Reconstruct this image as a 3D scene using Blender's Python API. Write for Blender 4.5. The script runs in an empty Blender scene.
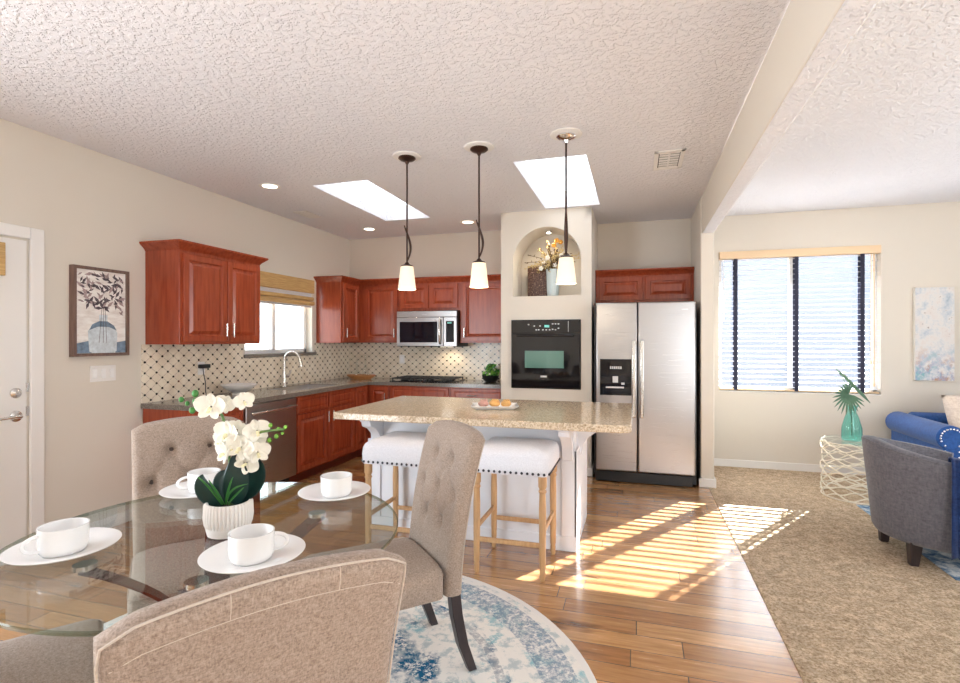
import bpy, bmesh, math, random
from mathutils import Vector, Matrix
random.seed(7)
S = bpy.context.scene
COL = S.collection
PI = math.pi
# ------------------------------------------------------------------ camera, sky, sun, fill lamps, exposure
TH = math.atan(157.0 / 520.0)
cd = bpy.data.cameras.new('camera'); cam = bpy.data.objects.new('camera', cd); COL.objects.link(cam)
cam.location = (0, 0, 1.38); cam.rotation_euler = (PI / 2, 0, TH)
cd.sensor_width = 36; cd.lens = 520.0 / 960 * 36; cd.shift_y = -1.5 / 960; cd.clip_start = .02
S.camera = cam
w = bpy.data.worlds.new('sky'); S.world = w; w.use_nodes = True
bg = w.node_tree.nodes['Background']; bg.inputs[0].default_value = (.84, .93, 1, 1); bg.inputs[1].default_value = 7
def light(name, kind, loc, rot, energy, color=(1, 1, 1), **k):
    l = bpy.data.lights.new(name, kind); l.energy = energy; l.color = color
    for a, v in k.items(): setattr(l, a, v)
    o = bpy.data.objects.new(name, l); COL.objects.link(o); o.location = loc; o.rotation_euler = rot
    return o
sd = Vector((-.63, -1, -.593))
sun = light('sun', 'SUN', (5, 14, 8), (0, 0, 0), 118, (1, .995, .99), angle=math.radians(.5))
def aim(o, d): o.rotation_euler = Vector(d).to_track_quat('-Z', 'Y').to_euler(); return o
aim(sun, sd)
# added fill lamps, unseen, set in made-up openings behind and beside the camera
aim(light('fill_lamp_left', 'AREA', (-3.76, -.4, 1.2), (0, 0, 0), 165, (.84, .92, 1), shape='RECTANGLE', size=2.2, size_y=2.2), (1, .3, .02))
aim(light('fill_lamp_rear', 'AREA', (1.68, -2.36, 1.2), (0, 0, 0), 40, (.86, .93, 1), shape='RECTANGLE', size=.7, size_y=2.1), (-.25, 1, .55))
aim(light('fill_lamp_right', 'AREA', (4.4, 2.2, 1.35), (0, 0, 0), 40, (.86, .93, 1), shape='RECTANGLE', size=2.6, size_y=1.7), (-1, 0, .5))
S.view_settings.view_transform = 'Standard'; S.view_settings.look = 'None'
S.view_settings.exposure = -0.24; S.view_settings.gamma = 1; S.view_settings.use_curve_mapping = False
S.cycles.max_bounces = 10; S.cycles.diffuse_bounces = 5; S.cycles.transparent_max_bounces = 16
S.cycles.sample_clamp_indirect = 6

# ------------------------------------------------------------------ colour and material helpers
def C(r, g, b):
    f = lambda v: (v / 255 / 12.92) if v / 255 <= .04045 else ((v / 255 + .055) / 1.055) ** 2.4
    return (f(r), f(g), f(b), 1)
MATS = {}
class NT:
    def __init__(s, name):
        s.m = bpy.data.materials.new(name); s.m.use_nodes = True; s.t = s.m.node_tree
        s.p = s.t.nodes['Principled BSDF']; s.out = s.t.nodes['Material Output']; MATS[name] = s.m
    def n(s, typ, **k):
        nd = s.t.nodes.new(typ)
        for a, v in k.items(): setattr(nd, a, v)
        return nd
    def l(s, a, b): s.t.links.new(a, b)
    def coord(s, scale=(1, 1, 1), rot=(0, 0, 0)):
        tc = s.n('ShaderNodeTexCoord'); mp = s.n('ShaderNodeMapping')
        mp.inputs['Scale'].default_value = scale; mp.inputs['Rotation'].default_value = rot
        s.l(tc.outputs['Object'], mp.inputs[0]); return mp.outputs[0]
    def noise(s, vec, scale, detail=4, rough=.5):
        nd = s.n('ShaderNodeTexNoise'); nd.inputs['Scale'].default_value = scale
        nd.inputs['Detail'].default_value = detail; nd.inputs['Roughness'].default_value = rough
        s.l(vec, nd.inputs['Vector']); return nd.outputs[0]
    def ramp(s, fac, *stops):
        r = s.n('ShaderNodeValToRGB'); e = r.color_ramp.elements
        while len(e) < len(stops): e.new(.5)
        for i, (p, c) in enumerate(stops): e[i].position = p; e[i].color = c
        s.l(fac, r.inputs[0]); return r.outputs[0]
    def math(s, op, a, b=0, clamp=False):
        m = s.n('ShaderNodeMath', operation=op); m.use_clamp = clamp
        for i, v in enumerate((a, b)):
            if hasattr(v, 'links'): s.l(v, m.inputs[i])
            else: m.inputs[i].default_value = v
        return m.outputs[0]
    def mix(s, fac, a, b, mode='MIX'):
        m = s.n('ShaderNodeMix', data_type='RGBA', blend_type=mode)
        for i, v in ((0, fac), (6, a), (7, b)):
            if hasattr(v, 'links'): s.l(v, m.inputs[i])
            else: m.inputs[i].default_value = v
        return m.outputs[2]
    def bump(s, h, strength, dist=.01):
        b = s.n('ShaderNodeBump'); b.inputs['Strength'].default_value = strength; b.inputs['Distance'].default_value = dist
        s.l(h, b.inputs['Height']); s.l(b.outputs[0], s.p.inputs['Normal'])
    def base(s, c):
        if hasattr(c, 'links'): s.l(c, s.p.inputs['Base Color'])
        else: s.p.inputs['Base Color'].default_value = c
    def set(s, rough=.5, metal=0, spec=.5, coat=0, sheen=0):
        s.p.inputs['Roughness'].default_value = rough; s.p.inputs['Metallic'].default_value = metal
        s.p.inputs['Specular IOR Level'].default_value = spec; s.p.inputs['Coat Weight'].default_value = coat
        s.p.inputs['Sheen Weight'].default_value = sheen
        return s
def plain(name, col, rough=.5, metal=0, bump=None, var=None, spec=.5, coat=0):
    t = NT(name); t.set(rough, metal, spec, coat); t.base(col)
    if bump or var:
        v = t.coord()
        if bump: t.bump(t.noise(v, bump[0], 5, .6), bump[1], bump[2] if len(bump) > 2 else .005)
        if var:
            k = [min(1, c * (1 - var[1])) for c in col[:3]] + [1]; k2 = [min(1, c * (1 + var[1])) for c in col[:3]] + [1]
            t.base(t.ramp(t.noise(v, var[0], 5, .6), (.3, k), (.7, k2)))
    return t.m
def emit(name, col, st):
    t = NT(name); t.base(col); t.p.inputs['Emission Color'].default_value = col; t.p.inputs['Emission Strength'].default_value = st
    return t.m
def thin_glass(name, tint, rough=.0, ior=1.5):
    t = NT(name); t.t.nodes.remove(t.p)
    tr = t.n('ShaderNodeBsdfTransparent'); tr.inputs[0].default_value = tint
    gl = t.n('ShaderNodeBsdfGlossy'); gl.inputs['Roughness'].default_value = rough
    lw = t.n('ShaderNodeLayerWeight'); f0 = ((ior - 1) / (ior + 1)) ** 2; p5 = t.math('POWER', lw.outputs['Facing'], 5)
    fr = t.n('ShaderNodeMath', operation='MULTIPLY_ADD'); t.l(p5, fr.inputs[0]); fr.inputs[1].default_value = 1 - f0; fr.inputs[2].default_value = f0
    mx = t.n('ShaderNodeMixShader'); t.l(fr.outputs[0], mx.inputs[0]); t.l(tr.outputs[0], mx.inputs[1]); t.l(gl.outputs[0], mx.inputs[2])
    t.l(mx.outputs[0], t.out.inputs[0]); return t.m

M = {}
M['wall'] = plain('wall_paint', C(217, 210, 199), .85, bump=(140, .12, .003))
M['white'] = plain('white_paint', C(235, 233, 230), .45)
M['island_white'] = plain('island_paint', C(222, 224, 230), .45)
M['vinyl'] = plain('white_vinyl', C(240, 240, 240), .35)
t = NT('ceiling_texture'); t.set(.9); t.base(C(232, 232, 237)); v = t.coord()
nz = t.noise(v, 30, 4, .55); nz2 = t.ramp(nz, (.46, (0, 0, 0, 1)), (.56, (1, 1, 1, 1)))
t.bump(nz2, .6, .011); M['ceiling'] = t.m
# wood floor: planks run across the room
t = NT('wood_floor'); t.set(.24, 0, .5, .9); t.p.inputs['Coat Roughness'].default_value = .16; v = t.coord()
br = t.n('ShaderNodeTexBrick'); br.offset = .37; br.offset_frequency = 3
for k, x in dict(Scale=1, **{'Mortar Size': .0022, 'Mortar Smooth': .1, 'Bias': 0, 'Brick Width': 1.15, 'Row Height': .127}).items(): br.inputs[k].default_value = x
br.inputs['Color1'].default_value = C(200, 156, 108); br.inputs['Color2'].default_value = C(162, 115, 74); br.inputs['Mortar'].default_value = C(70, 42, 26)
br.offset = 0
sp = t.n('ShaderNodeSeparateXYZ'); t.l(v, sp.inputs[0]); row = t.math('FLOOR', t.math('DIVIDE', sp.outputs[1], .127))
wn = t.n('ShaderNodeTexWhiteNoise', noise_dimensions='1D'); t.l(row, wn.inputs['W'])
cb = t.n('ShaderNodeCombineXYZ'); t.l(t.math('ADD', sp.outputs[0], t.math('MULTIPLY', wn.outputs[0], 1.15)), cb.inputs[0]); t.l(sp.outputs[1], cb.inputs[1]); t.l(cb.outputs[0], br.inputs[0])
g = t.noise(t.coord((1.2, 14, 1)), 3, 6, .65)
kn = t.noise(t.coord((.8, 3.2, 1)), 2.4, 3, .5)
c = t.mix(1, br.outputs[0], t.ramp(g, (.3, C(200, 190, 180)), (.65, C(255, 252, 248))), 'MULTIPLY')
c = t.mix(1, c, t.ramp(kn, (.25, C(130, 105, 90)), (.36, C(255, 255, 255))), 'MULTIPLY')
t.base(c); t.l(t.ramp(g, (.2, (.2, .2, .2, 1)), (.8, (.3, .3, .3, 1))), t.p.inputs['Roughness'])
t.bump(t.math('SUBTRACT', 1, br.outputs[1]), .3, .002); M['wood_floor'] = t.m
t = NT('carpet_pile'); t.set(1, 0, .1); v = t.coord(); n1 = t.noise(v, 85, 5, .75); n2 = t.noise(v, 14, 3, .6)
c = t.ramp(n1, (.34, C(150, 126, 100)), (.5, C(220, 196, 166)), (.66, C(250, 236, 214)))
t.base(t.mix(1, c, t.ramp(n2, (.35, C(222, 218, 214)), (.65, C(255, 255, 255))), 'MULTIPLY')); t.bump(n1, 1, .02); M['carpet'] = t.m
def wood(name, a, b, rough, scale=(22, 22, 2.2), coat=0):
    t = NT(name); t.set(rough, 0, .5, coat); v = t.coord(scale)
    g = t.noise(v, 2.2, 6, .6); t.base(t.ramp(g, (.3, a), (.7, b))); M[name] = t.m
wood('cherry', C(132, 54, 32), C(162, 74, 44), .26, (16, 16, 1.6))
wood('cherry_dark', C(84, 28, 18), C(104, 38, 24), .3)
wood('oak', C(170, 130, 90), C(200, 162, 118), .5)
wood('espresso', C(36, 30, 34), C(56, 46, 48), .3)
wood('walnut_red', C(62, 24, 20), C(92, 42, 32), .25)
wood('frame_wood', C(96, 74, 66), C(124, 100, 90), .6)
wood('bamboo', C(176, 138, 84), C(212, 178, 122), .7, (3, 3, 70))
wood('tray_wood', C(186, 120, 70), C(206, 150, 98), .5)
def stone(name, cols, sc, rough):
    t = NT(name); t.set(rough, 0, .5); v = t.coord(); a = t.noise(v, sc, 5, .75)
    vo = t.n('ShaderNodeTexVoronoi'); vo.inputs['Scale'].default_value = sc * 1.3; t.l(v, vo.inputs[0])
    c = t.ramp(a, *cols); c2 = t.mix(.35, c, t.ramp(vo.outputs['Color'], (.2, cols[0][1]), (.8, cols[-1][1]))); t.base(c2); M[name] = t.m
stone('island_stone', [(.34, C(112, 88, 66)), (.44, C(196, 172, 142)), (.6, C(214, 194, 166)), (.72, C(240, 230, 212))], 85, .12)
stone('counter_stone', [(.34, C(76, 70, 66)), (.5, C(112, 104, 96)), (.68, C(150, 142, 132))], 130, .14)
# backsplash: cream tiles in a diagonal lattice with small black dots
def lattice(name, ax):
    t = NT(name); t.set(.22, 0, .5); tc = t.n('ShaderNodeTexCoord'); sp = t.n('ShaderNodeSeparateXYZ'); t.l(tc.outputs['Object'], sp.inputs[0])
    h = sp.outputs[ax]; z = sp.outputs[2]
    px, pz = .105, .043
    u = t.math('ADD', t.math('DIVIDE', h, px), t.math('DIVIDE', z, pz * 2)); vv = t.math('SUBTRACT', t.math('DIVIDE', h, px), t.math('DIVIDE', z, pz * 2))
    du = t.math('ABSOLUTE', t.math('SUBTRACT', t.math('FRACT', u), .5)); dv = t.math('ABSOLUTE', t.math('SUBTRACT', t.math('FRACT', vv), .5))
    line = t.math('GREATER_THAN', t.math('MAXIMUM', du, dv), .472)
    dot = t.math('GREATER_THAN', t.math('MINIMUM', du, dv), .375)
    c = t.mix(line, t.ramp(t.noise(t.coord(), 9, 3), (.3, C(222, 208, 186)), (.7, C(240, 230, 212))), C(186, 172, 156))
    t.base(t.mix(dot, c, C(38, 28, 26))); M[name] = t.m
lattice('tile_left', 1); lattice('tile_back', 0)
# metals
t = NT('stainless'); t.set(.24, 1); v = t.coord((1, 1, 1)); g = t.noise(t.coord((2, 2, 220)), 1.2, 3); t.base(C(176, 174, 174))
t.l(t.ramp(g, (.3, (.27, .27, .27, 1)), (.7, (.33, .33, .33, 1))), t.p.inputs['Roughness']); M['steel'] = t.m
M['nickel'] = plain('brushed_nickel', C(214, 212, 208), .25, 1)
M['chrome'] = plain('chrome', C(225, 225, 228), .08, 1)
M['bronze'] = plain('oil_bronze', C(64, 44, 36), .38, .7)
M['black_gloss'] = plain('black_gloss', C(10, 11, 16), .06)
M['black'] = plain('black_plastic', C(20, 20, 22), .4)
M['iron'] = plain('cast_iron', C(24, 24, 25), .5)
M['dark_window'] = plain('dark_glass', C(14, 18, 28), .05)
M['oven_window'] = plain('oven_glass', C(96, 132, 122), .05)
M['display'] = emit('display_green', C(120, 200, 190), .5)
M['grey_mark'] = plain('grey_print', C(200, 200, 200), .5)
M['porcelain'] = plain('porcelain', C(240, 240, 240), .12)
M['ceramic_matt'] = plain('matt_ceramic', C(232, 228, 224), .5)
M['bowl'] = plain('grey_ceramic', C(222, 219, 216), .35, bump=(60, .2))
def fabric(name, a, b, sc=220, bump=.5, rough=.95):
    t = NT(name); t.set(rough, 0, .25, 0, .15)
    n1 = t.noise(t.coord((1, 1, .35)), sc, 3, .7); n2 = t.noise(t.coord((.35, .35, 1)), sc, 3, .7)
    n = t.math('MULTIPLY', t.math('ADD', n1, n2), .5); t.base(t.ramp(n, (.36, a), (.62, b))); t.bump(n, bump, .004); M[name] = t.m
fabric('taupe_linen', C(126, 109, 97), C(178, 161, 148), 330, .5)
fabric('taupe_piping', C(190, 176, 164), C(206, 194, 182), 200, .3)
fabric('white_linen', C(206, 206, 212), C(224, 224, 230), 240, .3)
fabric('button', C(72, 62, 58), C(98, 86, 80))
fabric('grey_velvet', C(86, 86, 94), C(112, 112, 120), 90, .25)
fabric('blue_velvet', C(20, 62, 122), C(34, 84, 150), 60, .2, .6)
fabric('navy_knit', C(16, 34, 74), C(32, 56, 104), 70, .8)
fabric('cream_knit', C(206, 188, 172), C(230, 216, 202), 80, .8)
M['pearl_nail'] = plain('silver_nail', C(220, 222, 228), .2, 1)
M['brass_nail'] = plain('pewter_nail', C(60, 58, 66), .3, .8)
M['champagne'] = plain('champagne_metal', C(242, 234, 216), .35, .1)
M['glass'] = thin_glass('clear_glass', (.96, .98, .97, 1))
M['table_glass'] = thin_glass('table_glass', (.9, .94, .93, 1), 0, 1.55)
M['glass_edge'] = thin_glass('glass_edge', (.48, .55, .42, 1), .05)
M['pane'] = thin_glass('window_pane', (.97, .98, .98, 1))
M['teal_glass'] = thin_glass('teal_glass', (.70, .94, .92, 1), .02)
M['shade_glass'] = emit('lamp_shade_glass', C(255, 240, 215), .3)
M['bulb'] = emit('light_bulb', C(255, 240, 215), 6)
M['sky_diffuser'] = emit('skylight_diffuser', C(238, 246, 255), 2.3)
M['can_light'] = emit('downlight_lens', C(255, 244, 226), 6)
M['leaf_dark'] = plain('dark_leaf', C(14, 46, 42), .35, var=(18, .3))
M['leaf_green'] = plain('green_leaf', C(62, 130, 58), .45, var=(20, .25))
M['leaf_bright'] = plain('bright_leaf', C(120, 178, 66), .5, var=(25, .3))
M['leaf_sage'] = plain('sage_leaf', C(78, 112, 88), .6, var=(16, .25))
M['stem'] = plain('stem_green', C(96, 130, 70), .5)
M['petal'] = plain('orchid_petal', C(246, 243, 232), .6, bump=(40, .15))
M['petal_heart'] = plain('orchid_heart', C(244, 236, 196), .6)
M['soil'] = plain('soil', C(40, 32, 28), .9)
M['dried'] = plain('dried_grass', C(206, 184, 132), .8)
M['dried_dark'] = plain('dried_twig', C(96, 74, 44), .8)
M['blossom_orange'] = plain('orange_blossom', C(220, 158, 60), .7)
M['canvas_edge'] = plain('canvas_edge', C(225, 222, 216), .7)
M['slat'] = plain('blind_slat', C(222, 223, 228), .5)
M['tape'] = plain('blind_tape', C(40, 42, 62), .8)
M['blind_wood'] = plain('pale_wood', C(228, 200, 164), .5)
M['bread'] = plain('pastry', C(206, 160, 96), .7, bump=(60, .5), var=(22, .2))
M['pink_bread'] = plain('pink_pastry', C(186, 142, 130), .7, bump=(60, .5), var=(22, .2))
M['ground'] = plain('outside_ground', C(170, 150, 125), .9, var=(.8, .2))
M['siding_out'] = plain('outside_siding', C(112, 118, 132), .9)
M['stucco_out'] = plain('outside_stucco', C(196, 198, 204), .9)
# round rug: white field, teal and grey worn medallion pattern
t = NT('rug_pattern'); t.set(1, 0, .1); tc = t.n('ShaderNodeTexCoord'); v = tc.outputs['Object']
ln = t.n('ShaderNodeVectorMath', operation='LENGTH'); t.l(v, ln.inputs[0]); r = ln.outputs['Value']
a = t.noise(v, 5.5, 8, .72); b = t.noise(v, 48, 5, .75); d = t.noise(v, 2.6, 5, .65); e = t.noise(v, 15, 6, .7)
c = t.mix(t.ramp(e, (.5, (0, 0, 0, 1)), (.6, (.8, .8, .8, 1))), C(232, 230, 226), C(170, 186, 192))
c = t.mix(t.math('MULTIPLY', t.ramp(a, (.54, (0, 0, 0, 1)), (.6, (1, 1, 1, 1))), t.ramp(b, (.4, (.15, .15, .15, 1)), (.54, (.9, .9, .9, 1)))), c, C(138, 184, 194))
deep = t.math('MULTIPLY', t.ramp(b, (.42, (0, 0, 0, 1)), (.5, (1, 1, 1, 1))), t.math('MULTIPLY', t.ramp(d, (.47, (0, 0, 0, 1)), (.55, (1, 1, 1, 1))), t.math('LESS_THAN', r, .86)))
c = t.mix(deep, c, C(34, 96, 134))
ring = t.math('MULTIPLY', t.math('GREATER_THAN', r, .98), t.math('LESS_THAN', r, 1.13))
c = t.mix(t.math('MULTIPLY', ring, t.ramp(b, (.4, (0, 0, 0, 1)), (.56, (.85, .85, .85, 1)))), c, C(116, 138, 162))
ring2 = t.math('MULTIPLY', t.math('GREATER_THAN', r, .80), t.math('LESS_THAN', r, .84))
c = t.mix(t.math('MULTIPLY', ring2, t.ramp(b, (.4, (0, 0, 0, 1)), (.6, (.8, .8, .8, 1)))), c, C(150, 156, 166))
t.base(t.mix(t.math('GREATER_THAN', r, 1.17), c, C(230, 228, 226))); t.bump(t.noise(v, 160, 3), .4, .005); M['rug'] = t.m
t = NT('living_rug_pattern'); t.set(1, 0, .1); v = t.coord()
a = t.noise(v, 5, 7, .7); t.base(t.ramp(a, (.36, C(40, 72, 116)), (.46, C(126, 150, 172)), (.54, C(224, 224, 222)), (.66, C(150, 166, 180)))); M['rug2'] = t.m
# abstract canvas
t = NT('abstract_paint'); t.set(.7); v = t.coord((1, 1, .8)); a = t.noise(v, 7, 8, .7); b = t.noise(v, 17, 6, .75)
c = t.ramp(a, (.3, C(140, 162, 176)), (.42, C(190, 198, 206)), (.52, C(218, 216, 214)), (.62, C(216, 208, 204)), (.72, C(190, 198, 214)))
sp = t.n('ShaderNodeSeparateXYZ'); t.l(t.n('ShaderNodeTexCoord').outputs['Object'], sp.inputs[0])
low = t.math('MULTIPLY', t.ramp(sp.outputs[2], (.08, (1, 1, 1, 1)), (.36, (0, 0, 0, 1))), t.ramp(b, (.44, (0, 0, 0, 1)), (.56, (1, 1, 1, 1))))
c = t.mix(low, c, t.ramp(a, (.4, C(120, 176, 180)), (.5, C(150, 160, 190)), (.6, C(176, 136, 108))))
c = t.mix(t.ramp(t.noise(v, 28, 4, .8), (.64, (0, 0, 0, 1)), (.7, (.8, .8, .8, 1))), c, C(110, 108, 106)); t.base(c); M['abstract'] = t.m
t = NT('print_paper'); t.set(.7); v = t.coord(); a = t.noise(t.coord((1, 1, 3)), 9, 6, .6); t.base(t.ramp(a, (.35, C(222, 214, 208)), (.6, C(244, 241, 237)))); M['paper'] = t.m
M['print_dark'] = plain('print_dark', C(84, 74, 80), .7, var=(30, .5))
M['print_mauve'] = plain('print_mauve', C(166, 146, 146), .7, var=(30, .3))
M['print_blue'] = plain('print_blue', C(204, 214, 220), .7, var=(30, .2))
M['print_slate'] = plain('print_slate', C(112, 132, 152), .7, var=(30, .4))
t = NT('mosaic'); t.set(.4); v = t.coord(); a = t.noise(v, 60, 4, .8); t.base(t.ramp(a, (.42, C(58, 30, 24)), (.55, C(96, 60, 44)), (.66, C(204, 180, 150)))); t.bump(a, .5, .005); M['mosaic'] = t.m

# ------------------------------------------------------------------ mesh and object helpers
class B:
    def __init__(s): s.b = bmesh.new(); s.mi = 0
    def face(s, vs):
        try:
            f = s.b.faces.new(vs); f.material_index = s.mi; return f
        except ValueError: return None
    def box(s, x0, x1, y0, y1, z0, z1):
        v = [s.b.verts.new((x, y, z)) for z in (z0, z1) for y in (y0, y1) for x in (x0, x1)]
        for q in ((0, 2, 3, 1), (4, 5, 7, 6), (0, 1, 5, 4), (2, 6, 7, 3), (0, 4, 6, 2), (1, 3, 7, 5)): s.face([v[i] for i in q])
        return s
    def loft(s, rings, closed=True, caps=True):
        R = [[s.b.verts.new(p) for p in r] for r in rings]; n = len(R[0])
        for a, b in zip(R, R[1:]):
            for i in range(n if closed else n - 1): s.face([a[i], a[(i + 1) % n], b[(i + 1) % n], b[i]])
        if caps and closed: s.face(R[0][::-1]); s.face(R[-1])
        return s
    def lathe(s, prof, c=(0, 0, 0), seg=32, caps=True, sx=1, sy=1):
        rings = []
        for r, z in prof:
            r = max(r, 1e-4)
            rings.append([(c[0] + r * sx * math.cos(2 * PI * i / seg), c[1] + r * sy * math.sin(2 * PI * i / seg), c[2] + z) for i in range(seg)])
        return s.loft(rings, True, caps)
    def tube(s, pts, r, seg=8, flat=None):
        pts = [Vector(p) for p in pts]; rings = []; n = len(pts); up = None
        for i, p in enumerate(pts):
            d = (pts[min(i + 1, n - 1)] - pts[max(i - 1, 0)]).normalized()
            if up is None:
                up = Vector((0, 0, 1)) if abs(d.z) < .9 else Vector((1, 0, 0))
            a = d.cross(up).normalized(); up = a.cross(d).normalized(); rr = r[i] if isinstance(r, (list, tuple)) else r
            rings.append([p + a * rr * math.cos(2 * PI * k / seg) + up * rr * (flat or 1) * math.sin(2 * PI * k / seg) for k in range(seg)])
        return s.loft(rings)
    def ball(s, c, r, sx=1, sy=1, sz=1, u=10, v=7):
        m = Matrix.Translation(c) @ Matrix.Diagonal((sx, sy, sz, 1))
        g = bmesh.ops.create_uvsphere(s.b, u_segments=u, v_segments=v, radius=r, matrix=m)
        for x in g['verts']:
            for f in x.link_faces: f.material_index = s.mi
        return s
    def prism(s, poly, d0, d1, f):
        """poly of (a,b); f(a,b,d) -> point"""
        s.loft([[f(a, b, d0) for a, b in poly], [f(a, b, d1) for a, b in poly]]); return s
    def xf(s, m): s.b.transform(m); return s
def root_loc(o):
    while o.parent: o = o.parent
    return o.location
def obj(name, B_, m, parent=None, bev=0, smooth=40, world=False, seg=2, sub=0):
    bm = B_.b
    if world and parent is not None: bm.transform(Matrix.Translation(-root_loc(parent)))
    bmesh.ops.recalc_face_normals(bm, faces=bm.faces)
    me = bpy.data.meshes.new(name); bm.to_mesh(me); bm.free()
    for q in (m if isinstance(m, (list, tuple)) else [m]): me.materials.append(M[q] if isinstance(q, str) else q)
    if smooth:
        me.polygons.foreach_set('use_smooth', [True] * len(me.polygons)); me.set_sharp_from_angle(angle=math.radians(smooth))
    o = bpy.data.objects.new(name, me); COL.objects.link(o)
    if parent is not None: o.parent = parent
    if bev:
        md = o.modifiers.new('Bevel', 'BEVEL'); md.width = bev; md.segments = seg; md.limit_method = 'ANGLE'; md.angle_limit = math.radians(35)
        if smooth: md.harden_normals = False
    if sub:
        md = o.modifiers.new('Subdivision', 'SUBSURF'); md.levels = sub; md.render_levels = sub
    return o
def tag(o, label, cat, group=None, kind=None):
    o['label'] = label; o['category'] = cat
    if group: o['group'] = group
    if kind: o['kind'] = kind
    return o
def thing(name, label, cat, loc=(0, 0, 0), rz=0, group=None):
    o = bpy.data.objects.new(name, None); COL.objects.link(o); o.location = loc; o.rotation_euler = (0, 0, rz); o.empty_display_size = .05
    return tag(o, label, cat, group)
def struct(name, B_, m, label=None, cat=None, parent=None, **k):
    o = obj(name, B_, m, parent, **k)
    if parent is None:
        o['kind'] = 'structure'
        if label: o['label'] = label
        if cat: o['category'] = cat
    return o
def dup(o, loc=None, rz=None, label=None, parent=None):
    c = o.copy(); COL.objects.link(c)
    if parent is not None: c.parent = parent
    if loc is not None: c.location = loc
    if rz is not None: c.rotation_euler = (0, 0, rz)
    if label: c['label'] = label
    for ch in list(o.children): dup(ch, parent=c)
    return c
def holes(a0, a1, b0, b1, hs):
    """rectangle cut into cells around rectangular holes"""
    A = sorted({a0, a1, *[h[0] for h in hs], *[h[1] for h in hs]}); Bq = sorted({b0, b1, *[h[2] for h in hs], *[h[3] for h in hs]})
    for i in range(len(A) - 1):
        for j in range(len(Bq) - 1):
            ca, cb = (A[i] + A[i + 1]) / 2, (Bq[j] + Bq[j + 1]) / 2
            if not any(h[0] < ca < h[1] and h[2] < cb < h[3] for h in hs): yield A[i], A[i + 1], Bq[j], Bq[j + 1]

XW, YB, H, ZC, XR, YR = -3.71, 6.2, 2.73, .885, 4.45, -2.3
LX = .643   # where wood meets carpet
# ================================================================== THE ROOM
b = B(); b.box(XW - .15, LX, YR - .1, YB + .15, -.1, 0); struct('floor', b, 'wood_floor', 'warm brown plank wood floor of the kitchen and dining area', 'floor', smooth=0)
b = B(); b.box(LX, XR + .1, YR - .1, YB + .15, -.1, .006); struct('floor_carpet', b, 'carpet', 'tan cut pile carpet of the living area', 'carpet', smooth=0)
SKY = [(-2.72, -2.18, 3.93, 5.33), (-.9, -.355, 3.85, 5.3)]
b = B()
for x0, x1, y0, y1 in holes(XW - .15, XR + .1, YR - .1, YB + .15, SKY): b.box(x0, x1, y0, y1, H, H + .12)
struct('ceiling', b, 'ceiling', 'white knockdown textured ceiling', 'ceiling', smooth=0)
WL = (4.25, 5.36, 1.235, 2.09)
b = B()
for y0, y1, z0, z1 in holes(YR - .1, YB + .15, 0, H, [WL, (-1.5, .7, .1, 2.3)]): b.box(XW - .15, XW, y0, y1, z0, z1)  # second hole is made up, for the added left fill lamp
struct('wall_left', b, 'wall', 'beige painted left wall', 'wall', smooth=0)
WB = (.858, 2.36, .83, 2.335)
b = B()
for x0, x1, z0, z1 in holes(XW - .15, XR + .1, 0, H, [WB]): b.box(x0, x1, YB, YB + .15, z0, z1)
struct('wall_back', b, 'wall', 'beige painted back wall', 'wall', smooth=0)
b = B()
for y0, y1, z0, z1 in holes(YR - .1, YB + .15, 0, H, [(.9, 3.5, .5, 2.2)]): b.box(XR, XR + .1, y0, y1, z0, z1)  # made-up opening where the added right fill lamp sits
struct('wall_right', b, 'wall', 'beige wall on the right of the living area', 'wall', smooth=0)
b = B()
for x0, x1, z0, z1 in holes(XW - .15, XR + .1, 0, H, [(1.3, 2.05, .1, 2.3)]): b.box(x0, x1, YR - .1, YR, z0, z1)  # narrow opening invented for the added rear fill lamp
struct('wall_rear', b, 'wall', 'beige wall behind the dining area', 'wall', smooth=0)
# short divider wall and the beam it carries
b = B(); b.box(.572, .69, 5.27, YB, 0, H); struct('wall_divider', b, 'wall', 'short beige wall end beside the refrigerator', 'wall', bev=.012, seg=3)
b = B(); b.box(.581, .69, YR, 5.28, 2.38, H)
for f_ in b.b.faces:
    if f_.calc_center_median().z < 2.39: f_.material_index = 1
struct('ceiling_beam', b, ['wall', 'ceiling'], 'long dropped ceiling beam between kitchen and living area', 'beam', bev=.012, seg=3)
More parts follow.
